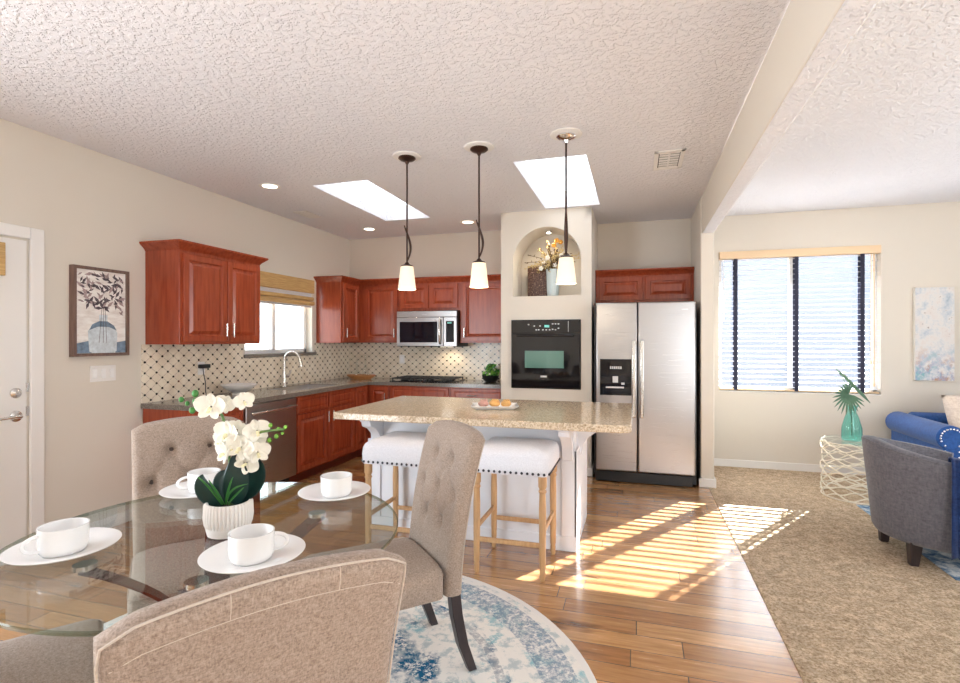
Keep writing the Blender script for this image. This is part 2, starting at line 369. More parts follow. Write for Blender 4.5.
# oven tower with an arched niche
def tower():
    b = B(); x0, x1, y0, y1 = -1.385, -.44, 5.36, YB
    n0, n1, nz, sp = -1.254, -.545, 1.838, 2.2; cx = (n0 + n1) / 2; R = (n1 - n0) / 2; yd = y0 + .42
    def q(*p): b.face([b.b.verts.new(a) for a in p])
    for a0, a1, c0, c1 in holes(x0, x1, 0, H, [(n0, n1, nz, sp + R), (-1.262, -.553, .883, 1.583)]): q((a0, y0, c0), (a1, y0, c0), (a1, y0, c1), (a0, y0, c1))
    N = 28; arc = [(cx + R * math.cos(PI - PI * i / N), sp + R * math.sin(PI * i / N)) for i in range(N + 1)]
    for (xa, za), (xb, zb) in zip(arc, arc[1:]):
        q((xa, y0, za), (xb, y0, zb), (xb, y0, sp + R), (xa, y0, sp + R))
        q((xa, y0, za), (xa, yd, za), (xb, yd, zb), (xb, y0, zb))
        q((xa, yd, nz), (xb, yd, nz), (xb, yd, zb), (xa, yd, za))
    q((n0, y0, nz), (n0, yd, nz), (n0, yd, sp), (n0, y0, sp)); q((n1, y0, nz), (n1, yd, nz), (n1, yd, sp), (n1, y0, sp))
    q((n0, y0, nz), (n1, y0, nz), (n1, yd, nz), (n0, yd, nz))
    q((x0, y0, 0), (x0, y1, 0), (x0, y1, H), (x0, y0, H)); q((x1, y0, 0), (x1, y1, 0), (x1, y1, H), (x1, y0, H))
    bmesh.ops.remove_doubles(b.b, verts=b.b.verts, dist=1e-5)
    struct('wall_oven_tower', b, 'wall', 'beige wall column holding the oven and an arched niche', 'wall', smooth=30)
tower()
# skylight wells
for i, (x0, x1, y0, y1) in enumerate(SKY):
    b = B(); z1 = H + .16; k = .02
    b.box(x0 - k, x0, y0, y1, H + .12, z1); b.box(x1, x1 + k, y0, y1, H + .12, z1); b.box(x0 - k, x1 + k, y0 - k, y0, H + .12, z1); b.box(x0 - k, x1 + k, y1, y1 + k, H + .12, z1)
    o = struct('window_%d' % (i + 3), b, 'white', ['rectangular skylight well left of the pendant lamps', 'rectangular skylight well above the oven tower'][i], 'skylight', smooth=0)
    g = B(); g.box(x0 - k, x1 + k, y0 - k, y1 + k, z1, z1 + .01); obj('skylight_pane', g, 'sky_diffuser', o, smooth=0)
# baseboards
def board(name, segs, label):
    b = B()
    for s_ in segs: b.box(*s_, 0, .085)
    struct(name, b, 'white', label, 'baseboard', bev=.006)
board('baseboard_back', [(.69, XR, YB - .014, YB)], 'white baseboard along the living area back wall')
board('baseboard_divider', [(.556, .706, 5.254, 5.27), (.69, .706, 5.27, YB - .014)], 'white baseboard around the divider wall end')
board('baseboard_tower', [(-1.385, -.43, 5.346, 5.36), (-.44, -.426, 5.346, 5.95)], 'white baseboard around the foot of the oven tower')
board('baseboard_left', [(XW, XW + .014, 2.425, 3.12), (XW, XW + .014, .75, 1.37)], 'white baseboard along the left wall')
board('baseboard_right', [(XR - .014, XR, YR, YB - .014)], 'white baseboard along the right wall')

# ---- left door
def frontmap(plane, at):
    if plane == '+x': return lambda u, v, w_: (at + w_, u, v)
    if plane == '-y': return lambda u, v, w_: (u, at - w_, v)
    if plane == '+y': return lambda u, v, w_: (u, at + w_, v)
def mbox(b, f, u0, u1, v0, v1, w0, w1):
    p, q = f(u0, v0, w0), f(u1, v1, w1)
    return b.box(min(p[0], q[0]), max(p[0], q[0]), min(p[1], q[1]), max(p[1], q[1]), min(p[2], q[2]), max(p[2], q[2]))
def rect(f, u0, u1, v0, v1, d, w_): return [f(u0 + d, v0 + d, w_), f(u1 - d, v0 + d, w_), f(u1 - d, v1 - d, w_), f(u0 + d, v1 - d, w_)]
fL = frontmap('+x', XW)
d = thing('door_1', 'white side door with lever handle on the left wall', 'door', (XW, 1.9, 0)); d['kind'] = 'structure'
b = B()
for a in ((2.339, 2.42, 0, 2.095), (1.38, 1.46, 0, 2.095), (1.46, 2.339, 2.02, 2.095)): mbox(b, fL, *a, 0, .022)
obj('door_frame', b, 'white', d, .005, world=True)
b = B(); mbox(b, fL, 1.462, 2.325, .01, 2.008, -.03, .008); leaf = obj('door_leaf', b, 'white', d, .003, world=True)
b = B(); mbox(b, fL, 1.62, 2.16, 1.15, 1.88, .008, .02); obj('door_window', b, 'pane', leaf, .003, world=True)
b = B(); mbox(b, fL, 1.6, 2.185, 1.77, 1.97, .02, .05); obj('woven_shade', b, 'bamboo', leaf, .003, world=True)
b = B(); b.lathe([(0, 0), (.032, 0), (.032, .008), (.02, .02), (.016, .026), (0, .027)], seg=24); b.xf(Matrix.Translation((XW + .008, 2.262, 1.05)) @ Matrix.Rotation(PI / 2, 4, 'Y')); obj('deadbolt', b, 'nickel', leaf, world=True)
b = B(); b.lathe([(0, 0), (.034, 0), (.034, .008), (.018, .014), (.012, .03), (.012, .05), (0, .05)], seg=24); b.xf(Matrix.Translation((XW + .008, 2.262, .905)) @ Matrix.Rotation(PI / 2, 4, 'Y'))
b.tube([(XW + .05, 2.268, .905), (XW + .055, 2.23, .907), (XW + .055, 2.15, .903)], [.011, .01, .008]); obj('door_handle', b, 'nickel', leaf, world=True)
for z in (.93, 1.08):
    b = B(); mbox(b, fL, 2.318, 2.334, z - .03, z + .03, .008, .013); obj('strike_plate', b, 'nickel', d, world=True)
# ---- window over the sink
y0, y1, z0, z1 = WL
d = tag(bpy.data.objects.new('window_1', None), 'white sliding window above the kitchen sink', 'window', kind='structure'); COL.objects.link(d); d.location = (XW - .1, 4.8, z0)
fo = frontmap('+x', XW - .13); b = B()
for a in ((y0, y0 + .045, z0, z1), (y1 - .045, y1, z0, z1), (y0, y1, z0, z0 + .045), (y0, y1, z1 - .045, z1)): mbox(b, fo, *a, 0, .05)
obj('window_frame', b, 'vinyl', d, .004, world=True)
b = B(); mbox(b, fo, 4.74, 4.80, z0 + .045, z1 - .045, .0, .06); obj('window_mullion', b, 'vinyl', d, .004, world=True)
for a, c in ((y0 + .045, 4.74), (4.80, y1 - .045)):
    b = B(); mbox(b, fo, a, c, z0 + .045, z1 - .045, .02, .026); obj('window_pane', b, 'pane', d, world=True, smooth=0)
b = B(); mbox(b, frontmap('+x', XW), y0 - .03, y1 + .05, z0 - .035, z0, -.13, .03); obj('window_sill', b, 'counter_stone', d, .004, world=True)
# bamboo roman shade
fs = frontmap('+x', XW); sh = thing('roman_shade', 'folded bamboo roman shade over the sink window', 'shade', (XW, 4.86, 1.78)); b = B()
mbox(b, fs, 4.30, 5.345, 1.93, 2.085, .0, .045); obj('valance', b, 'bamboo', sh, .006, world=True)
for i, (za, zb, wv) in enumerate(((1.84, 1.885, .05), (1.785, 1.835, .06))):
    b = B(); mbox(b, fs, 4.31, 5.335, za, zb, 0, wv); obj('shade_fold', b, 'bamboo', sh, .015, world=True)
b = B(); mbox(b, fs, 4.32, 5.325, 1.76, 1.94, .008, .014); obj('shade_panel', b, 'white_linen', sh, world=True)
# ---- living window
x0, x1, z0, z1 = WB
d = tag(bpy.data.objects.new('window_2', None), 'wide white framed window on the living area back wall', 'window', kind='structure'); COL.objects.link(d); d.location = (1.6, YB + .1, z0)
fo = frontmap('-y', YB + .14); b = B()
for a in ((x0, x0 + .04, z0, z1), (x1 - .04, x1, z0, z1), (x0, x1, z0, z0 + .04), (x0, x1, z1 - .04, z1)): mbox(b, fo, *a, 0, .05)
obj('window_frame', b, 'vinyl', d, .004, world=True)
b = B(); mbox(b, fo, 1.56, 1.635, z0 + .04, z1 - .04, 0, .06); obj('window_mullion', b, 'vinyl', d, .004, world=True)
for a, c in ((x0 + .04, 1.56), (1.635, x1 - .04)):
    b = B(); mbox(b, fo, a, c, z0 + .04, z1 - .04, .02, .026); obj('window_pane', b, 'pane', d, world=True, smooth=0)
b = B(); mbox(b, frontmap('-y', YB), x0, x1, z0 - .012, z0, -.14, .006); obj('window_sill', b, 'white', d, .003, world=True)
# venetian blind
bl = thing('venetian_blind', 'wide white slatted blind with dark cloth tapes in the living area window', 'blind', (1.6, YB + .03, z0 + .01))
b = B(); b.box(x0 + .004, x1 - .004, YB - .02, YB + .065, z1 - .075, z1 + .004); obj('headrail', b, 'blind_wood', bl, .004, world=True)
b = B(); nsl = 26; til = math.radians(4); hw = .028; ys = YB + .045
for i in range(nsl):
    z = z0 + .045 + i * (z1 - z0 - .135) / (nsl - 1); a, c = hw * math.cos(til), hw * math.sin(til); th_ = .0015
    b.loft([[(x0 + .008, ys - a, z - c - th_), (x0 + .008, ys + a, z + c - th_), (x0 + .008, ys + a, z + c + th_), (x0 + .008, ys - a, z - c + th_)],
            [(x1 - .008, ys - a, z - c - th_), (x1 - .008, ys + a, z + c - th_), (x1 - .008, ys + a, z + c + th_), (x1 - .008, ys - a, z - c + th_)]])
obj('slats', b, 'slat', bl, smooth=0, world=True)
b = B(); b.box(x0 + .008, x1 - .008, ys - .03, ys + .03, z0 + .005, z0 + .022); obj('bottom_rail', b, 'blind_wood', bl, .003, world=True)
for xt in (1.027, 1.61, 2.205):
    b = B(); b.box(xt - .019, xt + .019, ys - .0345, ys - .0325, z0 + .008, z1 - .07); b.box(xt - .019, xt + .019, ys + .0325, ys + .0345, z0 + .008, z1 - .07); obj('cloth_tape', b, 'tape', bl, smooth=0, world=True)
b = B(); b.tube([(2.30, ys - .045, z1 - .07), (2.30, ys - .045, z0 + .12)], .006); b.tube([(2.275, ys - .045, z1 - .07), (2.275, ys - .045, z0 + .35)], .005)
b.lathe([(0, 0), (.011, .005), (.009, .04), (.004, .05)], (2.30, ys - .045, z0 + .075), 10); b.lathe([(0, 0), (.011, .005), (.009, .04), (.004, .05)], (2.275, ys - .045, z0 + .30), 10)
obj('pull_cord', b, 'blind_wood', bl, world=True)
b = B(); b.tube([(.90, ys - .04, z1 - .08), (.905, ys - .05, z0 + .75)], .005); obj('tilt_wand', b, 'white', bl, world=True)
# outside: ground, roof eave, neighbour wall
b = B(); b.box(-14, 16, YB + .15, 26, -.2, -.08); b.box(-16, XW - .15, -8, YB + .15, -.2, -.08); struct('ground_outside', b, 'ground', 'pale yard ground outside the windows', 'ground', smooth=0)
b = B(); b.box(-3, 15, 13, 13.3, -.1, 3.35); struct('wall_outside', b, 'siding_out', 'neighbouring house wall beyond the living area window', 'wall', smooth=0)
b = B(); b.box(-.5, XR + .1, YB + .15, 7.28, 2.57, 2.66); struct('roof_eave', b, 'stucco_out', 'roof eave outside the living area window', 'eave', smooth=0)
# ================================================================== KITCHEN CABINETS
def panel_door(f, u0, u1, v0, v1, parent, name='door', handle=None, fr=.056, hl=.11):
    """raised-panel front; handle = (u, v, 'v'|'h')"""
    b = B(); R = [(0, 0), (0, .016), (.004, .021), (fr - .007, .021), (fr, .008), (fr + .007, .007), (fr + .032, .019)]
    if min(u1 - u0, v1 - v0) < 2 * fr + .1:
        fr2 = min(u1 - u0, v1 - v0) * .22; R = [(0, 0), (0, .016), (.004, .02), (fr2 - .006, .02), (fr2, .013), (fr2 + .006, .013), (fr2 + .016, .019)]
    rings = [rect(f, u0, u1, v0, v1, d_, w_) for d_, w_ in R]
    b.loft(rings); o = obj(name, b, 'cherry', parent, smooth=20, world=True)
    if handle: bar(f, handle, o, hl)
    return o
def bar(f, hd, parent, hl=.11):
    u, v, k = hd; b = B(); e = hl / 2
    P_ = (lambda t, w_: f(u, v + t, w_)) if k == 'v' else (lambda t, w_: f(u + t, v, w_))
    b.tube([P_(-e, .05), P_(e, .05)], .0065, 8)
    for t_ in (-e * .7, e * .7): b.tube([P_(t_, .018), P_(t_, .05)], .0045, 6)
    obj('handle', b, 'nickel', parent, world=True)
def carcass(f, u0, u1, v0, v1, depth, parent, toe=False, hollow=False):
    b = B()
    if hollow:
        for a in ((u0, u1, v0, v1, -.02, 0), (u0, u1, v0, v1, -depth, -depth + .02), (u0, u0 + .02, v0, v1, -depth + .02, -.02), (u1 - .02, u1, v0, v1, -depth + .02, -.02), (u0 + .02, u1 - .02, v0, v0 + .02, -depth + .02, -.02)): mbox(b, f, *a)
    else: mbox(b, f, u0, u1, v0, v1, -depth, 0)
    obj('body', b, 'cherry', parent, .002, world=True, smooth=0)
    if toe:
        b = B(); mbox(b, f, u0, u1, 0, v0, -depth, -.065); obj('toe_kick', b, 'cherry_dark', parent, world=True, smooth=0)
def crown(f, u0, u1, v, depth, parent, e0, e1, wf=1):
    """stepped crown moulding, e0/e1: how far it flares at the two ends"""
    b = B(); rings = []
    for k, z in ((0, 0), (.1, .008), (.22, .018), (.55, .034), (.9, .05), (1, .056), (1, .068)):
        q = .052 * k
        rings.append([f(u0 - q * e0, v + z, q * wf), f(u1 + q * e1, v + z, q * wf), f(u1 + q * e1, v + z, -depth), f(u0 - q * e0, v + z, -depth)])
    b.loft(rings); obj('crown_moulding', b, 'cherry', parent, smooth=25, world=True)
UB, UT = 1.345, 2.085
def upper(label, f, u0, u1, v0, v1, depth, doors, e0=0, e1=0, loc=None):
    t = thing('wall_cabinet', label, 'cabinet', loc or f((u0 + u1) / 2, v0, -depth / 2), group='cherry wall cabinets')
    carcass(f, u0, u1, v0, v1, depth, t)
    for dd in doors: panel_door(f, *dd[:4], t, handle=dd[4])
    crown(f, u0, u1, v1 - .012, depth, t, e0, e1)
    return t
ful = frontmap('+x', -3.37); fub = frontmap('-y', 5.87)
upper('two door cherry wall cabinet left of the sink window', ful, 3.16, 4.055, UB, UT + .005, .34,
      [(3.185, 3.628, UB + .02, UT - .03, (3.595, UB + .12, 'v')), (3.64, 4.035, UB + .02, UT - .03, (3.675, UB + .12, 'v'))], 1, 1)
upper('cherry wall cabinet in the corner right of the sink window, facing right', ful, 5.44, YB, UB, UT, .34, [(5.465, 5.82, UB + .02, UT - .03, (5.50, UB + .12, 'v'))], 1, 0)
upper('cherry wall cabinet between the corner and the microwave', fub, -3.37, -2.815, UB, UT, .33, [(-3.28, -2.835, UB + .02, UT - .03, (-2.865, UB + .12, 'v'))], 0, 0)
upper('short two door cherry cabinet above the microwave', fub, -2.815, -2.02, 1.735, UT, .33, [(-2.79, -2.425, 1.765, UT - .03, None), (-2.405, -2.045, 1.765, UT - .03, None)])
upper('tall cherry wall cabinet between the microwave and the oven tower', fub, -2.02, -1.385, UB, UT, .33, [(-1.99, -1.41, UB + .02, UT - .03, (-1.955, UB + .12, 'v'))])
fal = frontmap('-y', 5.85)
upper('wide low cherry cabinet above the refrigerator', fal, -.437, .569, 1.785, 2.085, .35, [(-.40, .055, 1.81, 2.06, None), (.085, .54, 1.81, 2.06, None)])
# base cabinets
fbl = frontmap('+x', -3.1); fbb = frontmap('-y', 5.59); Z1 = ZC - .04
def base(label, f, u0, u1, fronts, depth=.605, box=None):
    t = thing('base_cabinet', label, 'cabinet', f((u0 + u1) / 2, 0, -depth / 2), group='cherry base cabinets')
    carcass(f, u0, u1, .1, Z1, depth, t, True, 'sink' in label)
    for k, *a, h_ in fronts: panel_door(f, *a, t, 'door' if k == 'd' else 'drawer_front', h_)
    return t
base('cherry base cabinet at the left end of the counter', fbl, 3.135, 3.525, [('f', 3.15, 3.515, .68, .83, (3.33, .755, 'h')), ('d', 3.15, 3.515, .12, .665, (3.19, .58, 'v'))])
base('two door cherry base cabinet under the sink', fbl, 4.205, 5.285, [('f', 4.225, 4.735, .68, .83, None), ('f', 4.755, 5.265, .68, .83, None),
     ('d', 4.225, 4.735, .12, .665, (4.70, .59, 'v')), ('d', 4.755, 5.265, .12, .665, (4.79, .59, 'v'))])
t = base('L shaped cherry corner base cabinet with folding doors', fbl, 5.285, YB - .002, [('d', 5.30, 5.555, .12, .83, None)])
b = B(); mbox(b, fbb, -3.1, -2.80, .1, Z1, -.605, 0); obj('body', b, 'cherry', t, .002, world=True, smooth=0)
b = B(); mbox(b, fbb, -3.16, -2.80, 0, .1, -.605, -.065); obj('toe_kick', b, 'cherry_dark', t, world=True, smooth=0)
panel_door(fbb, -3.065, -2.815, .12, .83, t, handle=(-2.85, .70, 'v'))
base('cherry base cabinet under the cooktop', fbb, -2.798, -2.04, [('f', -2.78, -2.06, .68, .83, None), ('d', -2.78, -2.43, .12, .665, (-2.46, .59, 'v')), ('d', -2.41, -2.06, .12, .665, (-2.38, .59, 'v'))])
base('cherry base cabinet beside the oven tower', fbb, -2.038, -1.387, [('f', -2.02, -1.405, .68, .83, (-1.77, .755, 'h')), ('f', -2.02, -1.405, .40, .665, (-1.77, .53, 'h')), ('f', -2.02, -1.405, .12, .385, (-1.77, .25, 'h'))])
# worktop with sink cut-out
SK = (-3.56, -3.17, 4.36, 5.06); b = B()
for x0, x1, y0, y1 in holes(XW + .002, -3.072, 3.12, YB - .002, [SK]): b.box(x0, x1, y0, y1, Z1, ZC)
b.box(-3.072, -1.387, 5.562, YB - .002, Z1, ZC); bmesh.ops.remove_doubles(b.b, verts=b.b.verts, dist=1e-5)
tag(obj('worktop', b, 'counter_stone', smooth=0), 'dark grey stone worktop running along the left and back walls', 'worktop')
# tile backsplash
b = B(); b.box(XW, XW + .008, 3.125, 4.25 - .03, ZC, UB); b.box(XW, XW + .008, 4.22, 5.41, ZC, 1.2); b.box(XW, XW + .008, 5.41, YB, ZC, UB)
struct('backsplash_left', b, 'tile_left', 'cream lattice tile with black dots along the left wall', 'backsplash', smooth=0)
b = B(); b.box(XW + .008, -1.385, YB - .008, YB, ZC, 1.74); struct('backsplash_back', b, 'tile_back', 'cream lattice tile with black dots behind the cooktop', 'backsplash', smooth=0)
# sink and tap
t = thing('sink', 'undermount steel sink sunk in the grey worktop', 'sink', (-3.365, 4.71, ZC - .2))
x0, x1, y0, y1 = SK; b = B(); b.loft([[(x0 + d_, y0 + d_, z), (x1 - d_, y0 + d_, z), (x1 - d_, y1 - d_, z), (x0 + d_, y1 - d_, z)] for d_, z in ((.002, ZC - .004), (.012, ZC - .05), (.02, ZC - .19), (.05, ZC - .2))], caps=False)
b.face([b.b.verts.new(p) for p in ((x0 + .05, y0 + .05, ZC - .2), (x1 - .05, y0 + .05, ZC - .2), (x1 - .05, y1 - .05, ZC - .2), (x0 + .05, y1 - .05, ZC - .2))])
obj('basin', b, 'steel', t, world=True)
b = B(); b.lathe([(0, 0), (.045, 0), (.045, .004), (.02, .006), (0, .006)], (-3.365, 4.71, ZC - .199), 20); obj('drain', b, 'chrome', t, world=True)
t = thing('kitchen_faucet', 'tall nickel gooseneck faucet behind the sink', 'faucet', (-3.62, 4.73, ZC)); b = B()
b.lathe([(0, 0), (.032, 0), (.032, .01), (.024, .02), (.02, .05), (.02, .15), (.016, .17), (0, .17)], (-3.62, 4.73, ZC), 20)
pts = [(-3.62, 4.73, ZC + .15), (-3.62, 4.73, ZC + .28)] + [(-3.62 + .075 - .075 * math.cos(a), 4.73 + .03 * (1 - math.cos(a)), ZC + .28 + .085 * math.sin(a)) for a in [PI * i / 10 for i in range(1, 10)]]
b.tube(pts, .013, 12); obj('spout', b, 'nickel', t, world=True)
b = B(); p = pts[-1]; b.tube([p, (p[0] + .012, p[1] + .004, p[2] - .05), (p[0] + .02, p[1] + .006, p[2] - .10)], [.015, .018, .02], 12); obj('spray_head', b, 'nickel', t, world=True)
b = B(); b.tube([(-3.62, 4.74, ZC + .10), (-3.61, 4.79, ZC + .105)], .012, 10); b.tube([(-3.61, 4.785, ZC + .105), (-3.59, 4.81, ZC + .17)], [.009, .006], 8); obj('lever', b, 'nickel', t, world=True)
# dishwasher
t = thing('dishwasher', 'stainless dishwasher under the left counter', 'dishwasher', (-3.4, 3.865, 0))
b = B(); mbox(b, fbl, 3.53, 4.2, .1, Z1 - .003, -.58, -.005); obj('body', b, 'black', t, world=True, smooth=0)
b = B(); mbox(b, fbl, 3.535, 4.195, .11, Z1 - .008, -.005, .025); dd = obj('door', b, 'steel', t, .006, world=True)
b = B(); mbox(b, fbl, 3.57, 4.16, .755, .775, .05, .068); mbox(b, fbl, 3.59, 3.61, .758, .772, .02, .055); mbox(b, fbl, 4.12, 4.14, .758, .772, .02, .055); obj('handle', b, 'nickel', dd, .004, world=True)
b = B(); mbox(b, fbl, 3.53, 4.2, 0, .1, -.5, -.06); obj('toe_kick', b, 'black', t, world=True, smooth=0)
# cooktop
t = thing('gas_cooktop', 'black gas cooktop set in the back counter', 'cooktop', (-2.43, 5.86, ZC))
b = B(); b.box(-2.82, -2.04, 5.61, 6.11, ZC, ZC + .012); obj('glass_base', b, 'black_gloss', t, .004, world=True)
for cx in (-2.69, -2.43, -2.17):
    b = B()
    for k in (-.115, -.04, .04, .115): b.box(cx + k - .006, cx + k + .006, 5.66, 6.08, ZC + .032, ZC + .045)
    for yy in (5.66, 5.76, 5.87, 5.98, 6.07): b.box(cx - .121, cx + .121, yy - .006, yy + .006, ZC + .032, ZC + .045)
    for sx in (-.115, .115):
        for yy in (5.67, 6.07): b.box(cx + sx - .007, cx + sx + .007, yy - .007, yy + .007, ZC + .012, ZC + .034)
    obj('grate', b, 'iron', t, .002, world=True, smooth=0)
    for yy in ((5.76, 5.98) if cx != -2.43 else (5.90,)):
        b = B(); b.lathe([(0, 0), (.05, 0), (.048, .01), (.03, .012), (.03, .018), (0, .018)], (cx, yy, ZC + .012), 20); obj('burner', b, 'black', t, world=True)
for k in range(5):
    b = B(); b.lathe([(0, 0), (.018, 0), (.016, .02), (0, .02)], (-2.55 + .06 * k, 5.635, ZC + .012), 14); obj('knob', b, 'black', t, world=True)
# microwave
fm = frontmap('-y', 5.80)
t = thing('microwave', 'stainless over the range microwave with black side', 'microwave', (-2.41, 6.0, 1.295))
b = B(); mbox(b, fm, -2.81, -2.025, 1.30, 1.728, -.39, 0); obj('body', b, 'black', t, .003, world=True, smooth=0)
b = B(); mbox(b, fm, -2.805, -2.03, 1.655, 1.726, 0, .022); obj('vent_strip', b, 'steel', t, .004, world=True)
b = B(); mbox(b, fm, -2.805, -2.20, 1.305, 1.651, 0, .024); dd = obj('door', b, 'steel', t, .006, world=True)
b = B(); mbox(b, fm, -2.765, -2.275, 1.35, 1.60, .022, .027); obj('window', b, 'dark_window', dd, .003, world=True)
b = B(); b.tube([fm(-2.235, 1.335, .03), fm(-2.235, 1.36, .055), fm(-2.235, 1.48, .065), fm(-2.235, 1.60, .055), fm(-2.235, 1.63, .03)], .013, 10); obj('handle', b, 'nickel', dd, world=True)
b = B(); mbox(b, fm, -2.197, -2.03, 1.305, 1.651, 0, .022); cp = obj('control_panel', b, 'steel', t, .005, world=True)
b = B(); mbox(b, fm, -2.165, -2.065, 1.355, 1.605, .02, .025); obj('keypad', b, 'dark_window', cp, .002, world=True)
b = B(); mbox(b, fm, -2.145, -2.095, 1.575, 1.592, .025, .027); obj('display', b, 'display', cp, world=True)
b = B(); mbox(b, fm, -2.47, -2.41, 1.684, 1.69, .022, .024); obj('badge', b, 'grey_mark', t, world=True)
b = B(); mbox(b, fm, -2.30, -2.16, 1.296, 1.30, -.25, -.15); obj('hood_lamp', b, 'can_light', t, world=True)
light('hood_glow', 'SPOT', (-2.23, 6.0, 1.285), (math.radians(18), 0, 0), 5, (1, .82, .58), spot_size=2.4, spot_blend=.7, shadow_soft_size=.03)
# wall oven
fo = frontmap('-y', 5.36)
t = thing('wall_oven', 'black built-in wall oven in the beige tower', 'oven', (-.907, 5.6, .875))
b = B(); mbox(b, fo, -1.26, -.555, .885, 1.581, -.5, 0); mbox(b, fo, -1.27, -.545, .875, 1.591, 0, .012); obj('body', b, 'black_gloss', t, .003, world=True)
b = B(); mbox(b, fo, -1.265, -.55, 1.452, 1.586, .012, .03); cp = obj('control_panel', b, 'black_gloss', t, .004, world=True)
b = B(); mbox(b, fo, -.915, -.865, 1.51, 1.535, .03, .032); obj('display', b, 'display', cp, world=True)
for k, (uu, vv) in enumerate([(-1.08, 1.54), (-1.02, 1.525), (-.96, 1.525), (-.83, 1.545), (-.80, 1.545), (-.77, 1.545), (-1.0, 1.485), (-.975, 1.485), (-.93, 1.485), (-.895, 1.485), (-.86, 1.485), (-.83, 1.49), (-.80, 1.485), (-.77, 1.50)]):
    b = B(); mbox(b, fo, uu - .008, uu + .008, vv - .006, vv + .006, .03, .0315); obj('touch_key', b, 'grey_mark', cp, world=True)
b = B(); mbox(b, fo, -.672, -.668, 1.463, 1.575, .03, .0315); obj('panel_line', b, 'grey_mark', cp, world=True)
b = B(); mbox(b, fo, -1.262, -.553, .89, 1.444, .012, .035); dd = obj('door', b, 'black_gloss', t, .006, world=True)
b = B(); mbox(b, fo, -1.12, -.715, 1.09, 1.268, .035, .037); obj('window', b, 'oven_window', dd, .002, world=True)
b = B(); b.tube([fo(-1.2, 1.425, .07), fo(-.615, 1.425, .07)], .011, 10)
for uu in (-1.15, -.665): b.tube([fo(uu, 1.425, .03), fo(uu, 1.425, .07)], .009, 8)
obj('handle', b, 'black_gloss', dd, world=True)
b = B(); mbox(b, fo, -.955, -.89, .995, 1.012, .035, .037); obj('badge', b, 'grey_mark', dd, world=True)
# refrigerator
ff = frontmap('-y', 5.25)
t = thing('refrigerator', 'stainless side by side refrigerator beside the oven tower', 'refrigerator', (.08, 5.6, 0))
b = B(); mbox(b, ff, -.405, .535, .02, 1.735, -.75, 0); obj('body', b, 'black', t, .004, world=True)
b = B(); mbox(b, ff, -.39, .5, .005, .105, 0, .035); gr = obj('base_grille', b, 'black', t, .005, world=True)
for uu in (-.33, .43):
    b = B(); mbox(b, ff, uu - .02, uu + .02, .05, .06, .035, .037); obj('foot_cap', b, 'iron', gr, world=True)
doors = []
for a, c, nm in ((-.385, .0015, 0), (.0095, .522, 1)):
    b = B(); mbox(b, ff, a, c, .112, 1.742, .004, .05); doors.append(obj('door', b, 'steel', t, .012, world=True, seg=3))
for uu, dd in ((-.028, doors[0]), (.046, doors[1])):
    b = B(); mbox(b, ff, uu - .016, uu + .016, .64, 1.38, .085, .108); mbox(b, ff, uu - .012, uu + .012, .65, .70, .048, .09); mbox(b, ff, uu - .012, uu + .012, 1.32, 1.37, .048, .09); obj('handle', b, 'nickel', dd, .007, world=True, seg=3)
b = B(); mbox(b, ff, -.346, -.052, .845, 1.195, .05, .056); dp = obj('dispenser', b, 'black_gloss', doors[0], .004, world=True)
b = B(); mbox(b, ff, -.32, -.08, .875, 1.05, .0555, .058); b.mi = 1; mbox(b, ff, -.29, -.12, .915, .93, .057, .075); mbox(b, ff, -.225, -.175, .97, 1.03, .057, .08); mbox(b, ff, -.145, -.115, .95, .97, .057, .07); obj('dispenser_recess', b, ['dark_window', 'iron'], dp, .002, world=True) if False else obj('recess', b, ['dark_window', 'grey_mark'], dp, .002, world=True)
for k in range(6):
    b = B(); mbox(b, ff, -.25 + k * .019, -.238 + k * .019, 1.10, 1.125, .056, .0575); obj('key', b, 'grey_mark', dp, world=True)
b = B(); mbox(b, ff, .40, .455, 1.662, 1.672, .05, .052); obj('badge', b, 'grey_mark', doors[1], world=True)

# ================================================================== ISLAND
t = thing('kitchen_island', 'white kitchen island with beige speckled stone top', 'island', (-1.1, 3.7, 0))
b = B(); b.box(-1.87, -.39, 3.42, 4.12, .09, ZC - .045); obj('body', b, 'island_white', t, .004, world=True)
b = B(); b.box(-1.885, -.375, 3.408, 4.135, 0, .10); obj('base_moulding', b, 'island_white', t, .006, world=True)
for xa, xb in ((-.475, -.375), (-1.885, -1.785)):
    b = B(); b.box(xa, xb, 3.405, 3.42, .10, .66); obj('corner_post', b, 'island_white', t, .003, world=True)
b = B(); b.box(-.39, -.372, 3.405, 4.12, .10, .66); obj('end_panel', b, 'island_white', t, .003, world=True)
prof = [(0, 0), (0, .24), (.03, .24), (.045, .16), (.075, .12), (.12, .085), (.19, .06), (.20, .03), (.22, .02), (.22, 0)]
def corbel(f):
    b = B(); b.prism([(a, -c) for a, c in prof], -.035, .035, f); obj('corbel', b, 'island_white', t, .003, world=True, smooth=50)
zt = ZC - .046
corbel(lambda a, c, d_: (-.432 + d_, 3.42 - a, zt + c)); corbel(lambda a, c, d_: (-1.80 + d_, 3.42 - a, zt + c))
corbel(lambda a, c, d_: (-.39 + a, 3.62 + d_, zt + c)); corbel(lambda a, c, d_: (-1.87 - a * .6, 3.55 + d_, zt + c))
poly = [(-2.0, 3.13), (-2.0, 4.235), (-.03, 4.235), (-.03, 3.155), (-.055, 3.125), (-.095, 3.11), (-.3, 3.105), (-1.9, 3.105), (-1.97, 3.11)]
b = B(); b.prism(poly, ZC - .045, ZC, lambda a, c, d_: (a, c, d_)); obj('countertop', b, 'island_stone', t, .006, world=True, seg=3)

